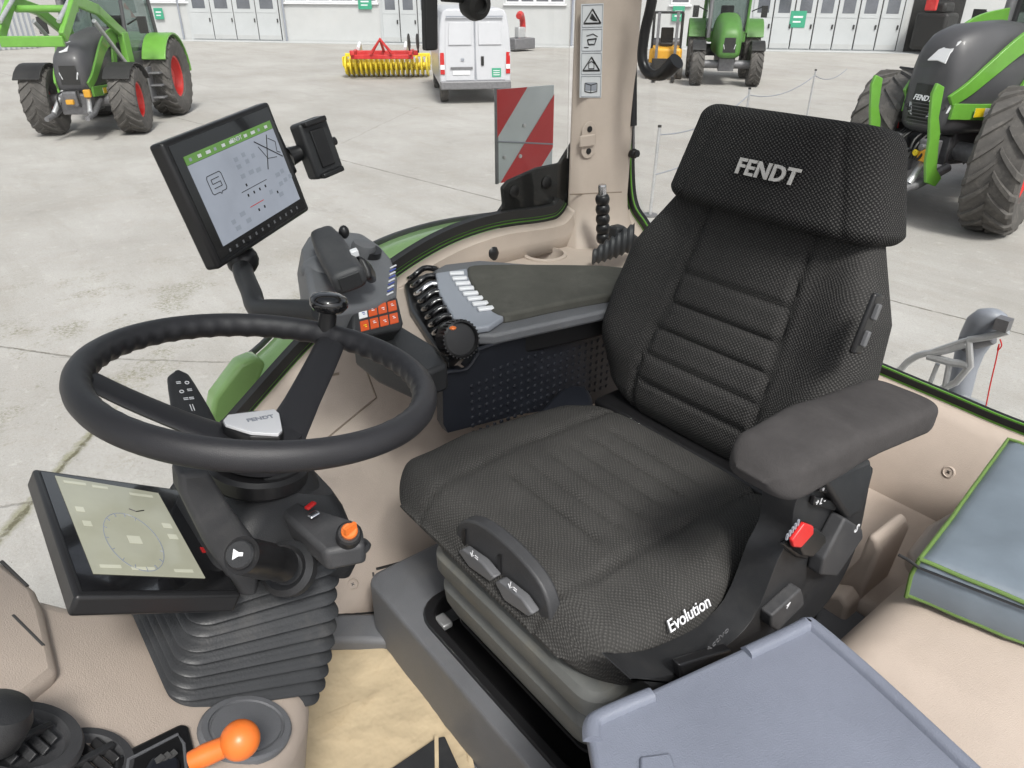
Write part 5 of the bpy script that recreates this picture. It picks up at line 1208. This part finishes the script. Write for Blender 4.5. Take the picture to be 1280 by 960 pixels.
for s in (-1, 1):
    mb = MB(); mb.prism([V((s * .03, .0 + (.0), .64)), V((s * .84, .0, .64)), V((s * .84, .005, 1.3)), V((s * .80, .05, 2.22)), V((s * .03, .05, 2.22))], (0, .03, 0)); dr = mb.build('rear_door', 'white', vn, .012)
    mb = MB(); mb.tube([V((s * .012, -.004, .66)), V((s * .012, .045, 2.24))], .007, 6); mb.build('door_gap', 'ltgrey', dr)
    mb = MB(); mb.prism([V((s * .10, -.006, 1.55)), V((s * .74, -.006, 1.55)), V((s * .70, .03, 2.12)), V((s * .10, .03, 2.12))], (0, .02, 0)); mb.build('door_recess', 'white', dr, .01)
    mb = MB(); mb.prism([V((s * .86, -.012, .80)), V((s * .985, .0, .80)), V((s * .985, .03, 1.36)), V((s * .87, .0, 1.36))], (0, .05, 0)); tl = mb.build('tail_light', 'tail', vn, .01)
    mb = MB(); mb.prism([V((s * .865, -.018, .93)), V((s * .98, -.008, .93)), V((s * .98, .0, 1.05)), V((s * .865, -.012, 1.05))], (0, .02, 0)); mb.build('reversing_lens', 'lamp', tl)
    for y_ in (.75, 4.0):
        mb = MB(); mb.lathe(V((s * .86, y_, .33)), V((1, 0, 0)), [(.2, -.11), (.32, -.11), (.34, -.07), (.34, .07), (.32, .11), (.2, .11)], 28); wl = mb.build('wheel', 'tyre', vn, ang=30); mb = MB(); mb.lathe(V((s * .90, y_, .33)), V((s, 0, 0)), [(.2, .0), (.19, .04), (.05, .05)], 24); mb.build('rim', 'steel', wl)
    mb = MB(); mb.box((s * 1.12, 4.3, 1.45), (.16, .12, .3)); mb.build('mirror', 'black', vn, .03)
vbox(.16, .24, -.02, .01, 1.02, 1.26, 'door_handle', 'black')
mb = MB(); mb.bb(-.70, -.08, -.02, .0, .93, .99); mb.build('plate_light_strip', 'steeld', vn)
mb = MB(); mb.bb(-.64, -.16, -.018, -.004, .79, .90); pt_ = mb.build('licence_plate', 'whitep', vn)
mb = MB(); mb.box((-.36, -.008, 1.18), (.09, .01, .07)); mb.build('round_badge', 'ltgrey', vn, .02)
mb = MB(); mb.bb(.46, .72, -.012, .0, .72, .95); gs_ = mb.build('green_sticker', 'sgreen', vn)
for k in range(3): mb = MB(); mb.bb(.50, .68, -.0155, -.0125, .765 + .055 * k, .785 + .055 * k); mb.build('sticker_line', 'whitep', gs_)
mb = MB(); mb.bb(-.78, .78, -.03, .02, 2.24, 2.27); mb.build('roof_gutter', 'ltgrey', vn)

# yellow roller / red frame implement
ri = thing('roller_implement', 'red cultivator frame with rows of yellow roller discs standing left of the white van', 'farm implement', (26.1, -14.6, 0), math.atan2(-2.5, -1.85))
mb = MB(); L = 3.1
for k in range(17):
    x = -L / 2 + L * (k + .5) / 17; mb.lathe((x, 0, .30), (1, 0, 0), [(.06, -.05), (.29, -.03), (.30, 0), (.29, .03), (.06, .05)], 20)
mb.cyl((-L / 2, 0, .30), (L / 2, 0, .30), .09); ro = mb.build('front_roller', 'yellow', ri, ang=30)
mb = MB()
for k in range(17):
    x = -L / 2 + L * (k + .0) / 17 + .1; mb.lathe((x, -.45, .42), (1, 0, 0), [(.06, -.05), (.31, -.03), (.32, 0), (.31, .03), (.06, .05)], 20)
mb.cyl((-L / 2, -.45, .42), (L / 2, -.45, .42), .09); mb.build('rear_roller', 'yellow', ri, ang=30)
mb = MB(); mb.box((0, .05, .72), (L, .10, .12)); mb.box((-L / 2, -.2, .55), (.05, .7, .3)); mb.box((L / 2, -.2, .55), (.05, .7, .3)); mb.build('roller_frame', 'yellow', ri, .015)
mb = MB(); mb.box((0, -.9, .86), (L * .78, .14, .16)); mb.box((0, -1.5, .78), (L * .7, .12, .14)); mb.box((-1.0, -1.2, .9), (.12, .9, .14)); mb.box((1.0, -1.2, .9), (.12, .9, .14)); mb.build('frame', 'red', ri, .02)
mb = MB(); mb.tube([V((-.35, -1.6, .9)), V((0, -1.7, 1.35)), V((.35, -1.6, .9))], .06, 8); mb.tube([V((0, -1.7, 1.35)), V((0, -.9, .9))], .05, 8); mb.build('headstock', 'red', ri)
for s in (-.9, .75):
    mb = MB(); mb.tube([V((s, .0, .55)), V((s, -.5, 1.15)), V((s, -.95, 1.0))], .06, 8); mb.build('roller_arm', 'whitep', ri)
for s in (.95, 1.25):
    mb = MB(); mb.lathe((s, -1.4, 1.25), (1, .3, 0), [(.03, -.03), (.26, -.01), (.26, .01), (.03, .03)], 20); mb.tube([V((s, -1.4, 1.25)), V((s, -1.3, .9))], .03, 8); mb.build('disc_coulter', 'ink', ri)
# red machine behind the van
rm_ = thing('red_machine', 'red curved hose reel machine half hidden behind the right side of the white van', 'farm machine', tuple(az(650, 64, 0)))
c = az(650, 64, 0); mb = MB(); mb.tube([c + V((.75 * math.cos(a) * .66, -.75 * math.cos(a) * .75, 1.05 + .62 * math.sin(a))) for a in [math.radians(-110 + 230 * k / 20) for k in range(21)]], .15, 10); mb.build('curved_pipe', 'red', rm_)
mb = MB(); mb.box(c + V((.2, -.1, .35)), (1.0, 1.3, .5)); mb.build('base_frame', 'steeld', rm_, .05)
mb = MB(); mb.box(c + V((0, 0, .85)), (.35, .45, .5)); mb.build('gearbox', 'steel', rm_, .05)

# forklift
fk = thing('forklift', 'yellow and grey forklift truck parked behind the bent black grab handle', 'forklift', tuple(az(829, 98, 0)), yawof(-.66, .75))
mb = MB(); mb.box((0, -.6, .65), (1.15, 1.5, .75)); mb.build('body', 'amber', fk, .12)
mb = MB(); mb.box((0, -1.3, .8), (1.1, .4, .9)); mb.build('counterweight', 'steeld', fk, .12)
mb = MB()
for x in (-.5, .5):
    mb.tube([V((x, .05, 1.0)), V((x, -.1, 2.1)), V((x, -1.2, 2.1)), V((x, -1.35, 1.1))], .04, 8)
mb.box((0, -.65, 2.12), (1.05, 1.15, .05)); mb.build('overhead_guard', 'ink', fk)
for x in (-.32, .32):
    mb = MB(); mb.box((x, .38, 1.1), (.10, .14, 2.1)); mb.build('mast_rail', 'steeld', fk, .01)
    mb = MB(); mb.box((x, .95, .08), (.12, 1.05, .05)); mb.build('fork', 'ink', fk, .01)
    for y in (.1, -1.1):
        mb = MB(); mb.lathe((x * 1.7, y, .27), (1, 0, 0), [(.1, -.1), (.25, -.1), (.27, -.07), (.27, .07), (.25, .1), (.1, .1)], 24); mb.build('wheel', 'tyre', fk, ang=30)
mb = MB(); mb.box((0, .46, .45), (.9, .08, .5)); mb.build('fork_carriage', 'ink', fk, .01)
mb = MB(); mb.box((0, -.6, 1.1), (.45, .45, .12)); mb.box((0, -.82, 1.38), (.45, .1, .5)); mb.build('seat', 'ink', fk, .04)

# rope barrier posts and ropes
ps = []
plab = ['slim steel barrier post left of the headrest, nearest the camera', 'slim steel barrier post just above the headrest top edge', 'slim steel barrier post nearest the big tractor on the right']
for i, q in enumerate([(7.36, -8.38), (9.1, -12.9), (10.25, -16.9)]):
    p = thing('barrier_post', plab[i], 'post', (*q, 0), 0, 'posts of the rope barrier')
    mb = MB(); lean = (-.03, .02, -.02)[i]; mb.tube([V((0, 0, .0)), V((lean, 0, 1.28))], .022, 12); mb.build('post_tube', 'steel', p)
    mb = MB(); mb.cyl((0, 0, 0), (0, 0, .03), .11); mb.build('foot_plate', 'steeld', p)
    mb = MB(); mb.cyl((lean, 0, 1.28), (lean, 0, 1.31), .026); mb.build('cap', 'ink', p)
    ps.append(V((q[0] + lean, q[1], 0)))
def rope(a, b, za, zb, sag, lab):
    pts = [a.lerp(b, k / 24) + V((0, 0, za + (zb - za) * k / 24 - sag * 4 * (k / 24) * (1 - k / 24))) for k in range(25)]
    mb = MB(); mb.tube(pts, .010, 6); o = mb.build('barrier_rope', 'ltgrey', None); tag(o, lab, 'rope', 'ropes of the rope barrier')
rope(ps[0], ps[1], 1.18, 1.18, .18, 'upper pale rope sagging from the nearest barrier post to the second')
rope(ps[0], ps[1], .62, .62, .14, 'lower pale rope sagging from the nearest barrier post to the second')
rope(ps[1], ps[2], 1.18, 1.18, .18, 'pale rope between the two farther barrier posts above the headrest')
rope(ps[2], V((11.5, -20.5, 0)), 1.18, 1.0, .16, 'pale rope running from the farthest barrier post behind the big tractor')

# warning board on the tractor's own rear
wbx = 1.78
bq = [ax(x, y, wbx) for x, y in [(618, 112), (690, 124), (690, 215), (622, 229)]]
o0 = bq[3]; exb = V((0, bq[1].y - bq[0].y, 0)).normalized()
exb = (V((bq[1].x, bq[1].y, 0)) - V((bq[0].x, bq[0].y, 0))).normalized(); exb = (exb + V((-.12, 0, 0))).normalized()
wb_ = thing('warning_board', 'red and white diagonally striped warning board outside the side window', 'warning board', o0)
Wb = ap(690, 215, o0, V((-exb.y, exb.x, 0))); Wl = (V((Wb.x, Wb.y, 0)) - V((o0.x, o0.y, 0))).length
topz = ap(618, 112, o0, V((-exb.y, exb.x, 0))).z; Hl = topz - o0.z
nb = V((exb.y, -exb.x, 0)); nb = nb if nb.x < 0 else -nb
def bq_(u, v, h=0): return o0 + exb * (u * Wl) + V((0, 0, 1)) * (v * Hl) + nb * h
mb = MB(); mb.prism([bq_(0, 0), bq_(1, 0), bq_(1, 1), bq_(0, 1)], nb * -.004); bp0 = mb.build('panel', 'boardw', wb_, .001)
for poly in ([(0, 1), (.52, 1), (0, .50)], [(.05, 0), (1.0, .90), (1, .32), (.66, 0)]):
    mb = MB(); mb.prism([bq_(u, v, .0015) for u, v in poly], nb * -.001); mb.build('red_stripe', 'boardr', bp0)
mb = MB(); mb.tube([bq_(0, .46, .001), bq_(1, .36, .001)], .0025, 6); mb.build('board_fold', 'ltgrey', bp0)
mb = MB(); mb.tube([bq_(0, -.01, -.004), bq_(0, 1.01, -.004)], .006, 6); mb.build('board_edge', 'steeld', bp0)
for (u, v) in ((.12, .28), (.40, .27), (.47, .60)):
    mb = MB(); mb.lathe(bq_(u, v), nb, [(.006, 0), (.006, .003), (.003, .004)], 10); mb.build('rivet', 'steel', bp0)
mb = MB(); mb.tube([bq_(.5, .3, -.02), bq_(.6, -.2, -.06), bq_(.7, -1.0, -.1)], .014, 8); mb.build('board_bracket', 'steeld', wb_)

# rear linkage outside the rear window
YH = -1.95
hb_ = thing('trailer_linkage', 'grey painted linkage frame with rounded guard seen through the rear window', 'linkage', ay(1180, 500, YH) - V((0, 0, .4)))
def hp_(x, y, d=0): return ay(x, y, YH - d)
mb = MB()
mb.tube(curve([hp_(1118, 468), hp_(1100, 466), hp_(1112, 461)], 3), .006, 8)
mb.tube(curve([hp_(1104, 464), hp_(1122, 464), hp_(1135, 452), hp_(1152, 443), hp_(1180, 439), hp_(1208, 430)], 5), .009, 8)
mb.tube([hp_(1155, 443), hp_(1205, 426), hp_(1256, 415)], .007, 8)
mb.tube([hp_(1210, 425), hp_(1235, 421), hp_(1260, 414)], .009, 8); mb.tube([hp_(1211, 425), hp_(1213, 457), hp_(1195, 478), hp_(1170, 489)], .009, 8)
mb.tube([hp_(1160, 445), hp_(1188, 453), hp_(1210, 456)], .011, 8); mb.tube([hp_(1187, 453), hp_(1180, 490)], .008, 8); mb.tube([hp_(1172, 455), hp_(1160, 485)], .006, 8)
mb.build('tube_frame', 'steel', hb_)
mb = MB(); secs = []
for (x, y, r, d) in [(1243, 388, .016, .02), (1240, 392, .034, .03), (1232, 402, .042, .04), (1222, 420, .040, .05), (1212, 440, .034, .06), (1206, 460, .030, .06), (1200, 485, .030, .06), (1190, 520, .03, .06)]:
    c = hp_(x, y, d); secs.append([c + V((math.cos(q) * r, 0, 0)) + V((0, math.sin(q) * r, 0)) for q in [2 * PI * k / 16 for k in range(16)]])
mb.loft(secs); mb.build('rounded_guard', 'ltgrey', hb_, ang=70)
mb = MB(); mb.tube([hp_(1204, 430, .03), hp_(1240, 420, .03)], .022, 10); mb.box(hp_(1254, 405), (.03, .03, .03)); mb.build('guard_joint', 'steeld', hb_)
mb = MB(); mb.tube([hp_(1180, 486), hp_(1176, 540)], .012, 8); mb.box(hp_(1214, 507), (.06, .05, .02)); mb.build('lower_bracket', 'steel', hb_)
mb = MB(); mb.tube(curve([hp_(1250, 424), hp_(1252, 432), hp_(1247, 438), hp_(1249, 430), hp_(1245, 450), hp_(1238, 480), hp_(1230, 520)], 5), .0016, 6); mb.build('red_cord', 'redp', hb_)

# ------------------------------------------------------------------ factory building
bd0 = V((45.34, -18.87, 0)); bdir = (V((23.39, -36.86, 0)) - bd0).normalized(); bn = V((-bdir.y, bdir.x, 0)); bn = bn if bn.dot(-bd0) > 0 else -bn
bl = thing('factory_building', 'long white rendered workshop building with rows of folding doors and windows behind the yard', 'building', bd0)
def bp(s, z, d=0): return bd0 + bdir * s + V((0, 0, z)) + bn * d
def bs(x, y=60):
    p = ap(x, y, bd0, bn); return (p - bd0).dot(bdir)
def bz_(x, y): return ap(x, y, bd0, bn).z
def bpanel(s0, s1, z0, z1, d0, d1, name, mat, par, bev=0):
    mb = MB(); mb.prism([bp(s0, z0, d0), bp(s1, z0, d0), bp(s1, z1, d0), bp(s0, z1, d0)], bn * (d1 - d0)); return mb.build(name, mat, par, bev)
bpanel(-14, 46, 0, 6.5, -8, 0, 'wall', 'wall', bl)
bpanel(-14, 46, 0.001, .12, 0, .02, 'plinth', 'wallbase', bl)
bpanel(-15, 47, 6.5, 6.9, -8.4, .5, 'roof', 'wallbase', bl)
def leaf_door(x0, x1, n, name='folding_door'):
    s0, s1 = bs(x0, 20), bs(x1, 20); f = bpanel(s0 - .12, s1 + .12, .02, 4.3, .021, .05, 'door_frame', 'door', bl)
    for k in range(n):
        a = s0 + (s1 - s0) * k / n + .03; b = s0 + (s1 - s0) * (k + 1) / n - .03
        d = bpanel(a, b, .08, 4.2, .055, .10, name, 'door', bl, .01); 
        bpanel(a + (b - a) * .2, b - (b - a) * .2, 1.7, 3.9, .1005, .106, 'pane', 'darkpane', d)
        bpanel(b + .004, b + .056, .06, 4.2, .052, .062, 'door_gap', 'gap', d)
        bpanel(a + .04, b - .04, 1.50, 1.56, .1005, .115, 'door_rail', 'door', d); bpanel(a + .04, b - .04, .10, .32, .1005, .108, 'kick_plate', 'wallbase', d)
        mb = MB(); mb.box(bp(b - .1, 1.1, .13), (.06, .06, .2)); mb.build('door_handle', 'gap', d)
leaf_door(238, 350, 4); leaf_door(478, 545, 3) ; leaf_door(940, 1128, 7)
def win(x0, x1, n):
    s0, s1 = bs(x0, 10), bs(x1, 10); f = bpanel(s0, s1, 2.05, 4.0, .0, .05, 'window', 'whitep', bl, .01)
    for k in range(n):
        a = s0 + (s1 - s0) * k / n + .08; b = s0 + (s1 - s0) * (k + 1) / n - .08; bpanel(a, b, 2.15, 3.9, .0505, .056, 'pane', 'darkpane', f)
    bpanel(s0 - .1, s1 + .1, 1.95, 2.04, .0, .12, 'window_sill', 'whitep', f, .01)
win(180, 236, 3); win(358, 472, 4); win(632, 706, 4); win(838, 862, 1)
for x_ in (226, 356, 716, 934):
    mb = MB(); s_ = bs(x_, 20); mb.cyl(bp(s_, .05, .10), bp(s_, 6.4, .10), .06, n=10); mb.build('downpipe', 'ltgrey', bl)
def gs2(x, y, w_, h_):
    s = bs(x, y); z = bz_(x, y); g = bpanel(s - w_ / 2, s + w_ / 2, z - h_ / 2, z + h_ / 2, .11, .125, 'green_sign', 'sgreen', bl, .004)
    bpanel(s - w_ * .3, s + w_ * .3, z + h_ * .08, z + h_ * .2, .1252, .128, 'sign_line', 'whitep', g); bpanel(s - w_ * .3, s + w_ * .2, z - h_ * .2, z - h_ * .1, .1252, .128, 'sign_line', 'whitep', g)
gs2(997, 24, .75, .75); gs2(848, 17, .6, .7); gs2(457, 4, .8, .6); gs2(200, 17, .6, .6)
s0, s1 = bs(1136, 30), bs(1200, 30); gt_ = bpanel(s0, s1, .02, 4.2, .021, .03, 'dark_doorway_panel', 'ink', bl)  # flat black panel, the unlit interior painted as a sheet
# red machine seen in the dark doorway
rd = thing('red_attachment', 'dark machine with a red part standing in the dark doorway behind the big tractor hood', 'farm machine', bp((s0 + s1) / 2, 0, 1.2))
c = bp((s0 + s1) / 2 - .2, 0, 1.0)
mb = MB(); mb.box(c + V((0, 0, 1.0)), (1.5, 1.2, 1.6)); mb.box(c + V((0, 0, 2.0)), (1.0, 1.0, .5)); mb.build('housing', 'ink', rd, .15)
mb = MB(); mb.box(c + bn * .9 - bdir * .6 + V((0, 0, 2.3)), (.5, .2, .8)); mb.build('red_cover', 'red', rd, .05)
# grey container at far left
gl = thing('grey_shed', 'grey corrugated shed end at the top left corner behind the loader tractor', 'shed', tuple(az(-30, 62, 0)))
c = az(-42, 62, 0); mb = MB(); R_ = Matrix.Rotation(.25, 3, 'Z'); mb.box(c + V((0, 0, 2.2)), (4, 5.5, 4.4), R_)
gw_ = mb.build('wall', 'wallbase', gl, .02)
mb = MB()
for k in range(22): mb.box(c + R_ @ V((-2.03, -2.6 + .25 * k, 2.2)), (.05, .08, 4.3), R_)
mb.build('cladding_ribs', 'ltgrey', gl)
mb = MB(); mb.box(c + V((0, 0, 4.5)), (4.4, 5.9, .2), R_); mb.build('roof', 'steeld', gl)

# ------------------------------------------------------------------ ground
def ground_mat():
    m, t, b = newmat('concrete_yard'); L = t.links.new
    tc = N(t, 'ShaderNodeTexCoord'); geo = N(t, 'ShaderNodeNewGeometry'); pos = geo.outputs['Position']
    sep = N(t, 'ShaderNodeSeparateXYZ'); L(pos, sep.inputs[0])
    def noise_(scale, det=6, rough=.6, vec=pos, dist=0):
        n = N(t, 'ShaderNodeTexNoise', Scale=scale, Detail=det, Roughness=rough, Distortion=dist); L(vec, n.inputs['Vector']); return n.outputs['Fac']
    def math_(op, a, b_=None, c=None, clamp=False):
        n = N(t, 'ShaderNodeMath', operation=op, use_clamp=clamp)
        for i, q in enumerate((a, b_, c)):
            if q is None: continue
            if hasattr(q, 'links'): L(q, n.inputs[i])
            else: n.inputs[i].default_value = q
        return n.outputs[0]
    def rng(x, a, b_, c=0, d=1):
        n = N(t, 'ShaderNodeMapRange'); L(x, n.inputs[0]); n.inputs[1].default_value = a; n.inputs[2].default_value = b_; n.inputs[3].default_value = c; n.inputs[4].default_value = d; return n.outputs[0]
    def mix(f, a, b_):
        n = N(t, 'ShaderNodeMix', data_type='RGBA')
        if hasattr(f, 'links'): L(f, n.inputs[0])
        else: n.inputs[0].default_value = f
        for i, q in ((6, a), (7, b_)):
            if hasattr(q, 'links'): L(q, n.inputs[i])
            else: n.inputs[i].default_value = (*q, 1)
        return n.outputs[2]
    # dirt streaks stretched along the driving direction
    mp = N(t, 'ShaderNodeMapping'); mp.inputs['Rotation'].default_value = (0, 0, math.radians(52)); mp.inputs['Scale'].default_value = (.25, 1.6, 1); L(pos, mp.inputs['Vector'])
    base = mix(rng(noise_(.35, 8, .65), .35, .68), (.345, .332, .31), (.44, .43, .41))
    base = mix(rng(noise_(1.0, 8, .7, mp.outputs[0]), .50, .72, 0, .55), base, (.30, .285, .255))
    base = mix(rng(noise_(2.2, 10, .75), .50, .75, 0, .5), base, (.34, .31, .27)); base = mix(rng(noise_(5.5, 8, .8), .55, .70, 0, .5), base, (.58, .56, .53))
    base = mix(rng(noise_(38, 4, .7), .5, .72, 0, .45), base, (.27, .25, .22))
    base = mix(rng(noise_(90, 3, .7), .55, .75, 0, .5), base, (.62, .60, .56))
    base = mix(rng(noise_(22, 2, .5), .70, .74, 0, .6), base, (.16, .15, .13))
    base = mix(rng(noise_(.8, 7, .7), .60, .72, 0, .45), base, (.24, .23, .21)); base = mix(rng(noise_(3.6, 3, .5), .74, .80, 0, .5), base, (.15, .145, .135))
    nz = noise_(1.7, 8, .75); nf = noise_(9, 6, .7)
    masks = []; bumpm = None
    def line(p, q, w0, col, amp=.12, strength=.9, seg=False):
        nonlocal base, bumpm
        d = (q - p).normalized(); nx, ny = -d.y, d.x; c0 = p.x * nx + p.y * ny
        dist = math_('ADD', math_('ADD', math_('MULTIPLY', sep.outputs[0], nx), math_('MULTIPLY', sep.outputs[1], ny)), -c0)
        dist = math_('ADD', dist, math_('MULTIPLY', math_('SUBTRACT', nz, .5), amp * 2)); dist = math_('ADD', dist, math_('MULTIPLY', math_('SUBTRACT', nf, .5), amp * .5))
        f = rng(math_('ABSOLUTE', dist), w0 * .35, w0, strength, 0)
        f = math_('MULTIPLY', f, rng(noise_(6, 5, .8), .36, .52, .25, 1))
        if seg:
            al = math_('ADD', math_('MULTIPLY', sep.outputs[0], d.x), math_('MULTIPLY', sep.outputs[1], d.y)); a0 = p.x * d.x + p.y * d.y; a1 = q.x * d.x + q.y * d.y
            f = math_('MULTIPLY', f, math_('MULTIPLY', rng(al, a0 - .3, a0), rng(al, a1, a1 + .3, 1, 0)))
        base = mix(f, base, col); bumpm = f if bumpm is None else math_('MAXIMUM', bumpm, f)
    G = lambda x, y: az(x, y, 0)
    dk = (.13, .12, .10)
    line(G(-60, 735), G(130, 525), .06, (.22, .215, .12), .12, .65, True); line(G(-60, 737), G(130, 528), .022, (.12, .11, .07), .10, .9, True); line(G(-60, 640), G(60, 625), .02, dk, .06, .6, True)
    line(G(-20, 430), G(100, 447), .018, dk, .05, .8, True); line(G(100, 447), G(380, 455), .016, dk, .05, .6, True)
    line(G(0, 215), G(75, 190) , .03, dk, .05, .4) if False else None
    line(G(1100, 372), G(1280, 418), .018, dk, .04, .9)
    line(G(0, 330), G(230, 205), .02, dk, .06, .0) if False else None
    line(G(430, 178), G(520, 135), .02, dk, .1, .35, True)
    
    # gravel-like broken patches near the mossy joint
    pm_ = math_('MULTIPLY', rng(noise_(1.3, 6, .7), .52, .62), rng(noise_(26, 4, .8), .45, .6)); 
    cpt = G(150, 420); dd_ = N(t, 'ShaderNodeVectorMath', operation='DISTANCE'); L(pos, dd_.inputs[0]); dd_.inputs[1].default_value = cpt
    pm_ = math_('MULTIPLY', pm_, rng(dd_.outputs['Value'], 1.2, 3.2, .9, 0)); base = mix(pm_, base, (.20, .19, .13))
    L(base, b.inputs['Base Color']); b.inputs['Roughness'].default_value = .88; b.inputs['Specular IOR Level'].default_value = .3
    h = math_('ADD', math_('MULTIPLY', noise_(30, 6, .7), .6), math_('MULTIPLY', noise_(3, 5, .6), .6)); h = math_('SUBTRACT', h, math_('MULTIPLY', bumpm, 1.2))
    bm_ = N(t, 'ShaderNodeBump', Strength=.5, Distance=.02); L(h, bm_.inputs['Height']); L(bm_.outputs[0], b.inputs['Normal'])
    return m
M['ground'] = ground_mat()
me = bpy.data.meshes.new('ground'); me.from_pydata([(-400, -400, 0), (400, -400, 0), (400, 400, 0), (-400, 400, 0)], [], [(0, 1, 2, 3)]); me.materials.append(M['ground'])
g_ = bpy.data.objects.new('ground', me); COL.objects.link(g_); g_['kind'] = 'structure'
# door threshold strip along the building
mb = MB(); mb.prism([bp(-14, .004, .02), bp(46, .004, .02), bp(46, .004, 1.1), bp(-14, .004, 1.1)], (0, 0, .02)); o = mb.build('pavement', 'wallbase', None); o['kind'] = 'structure'
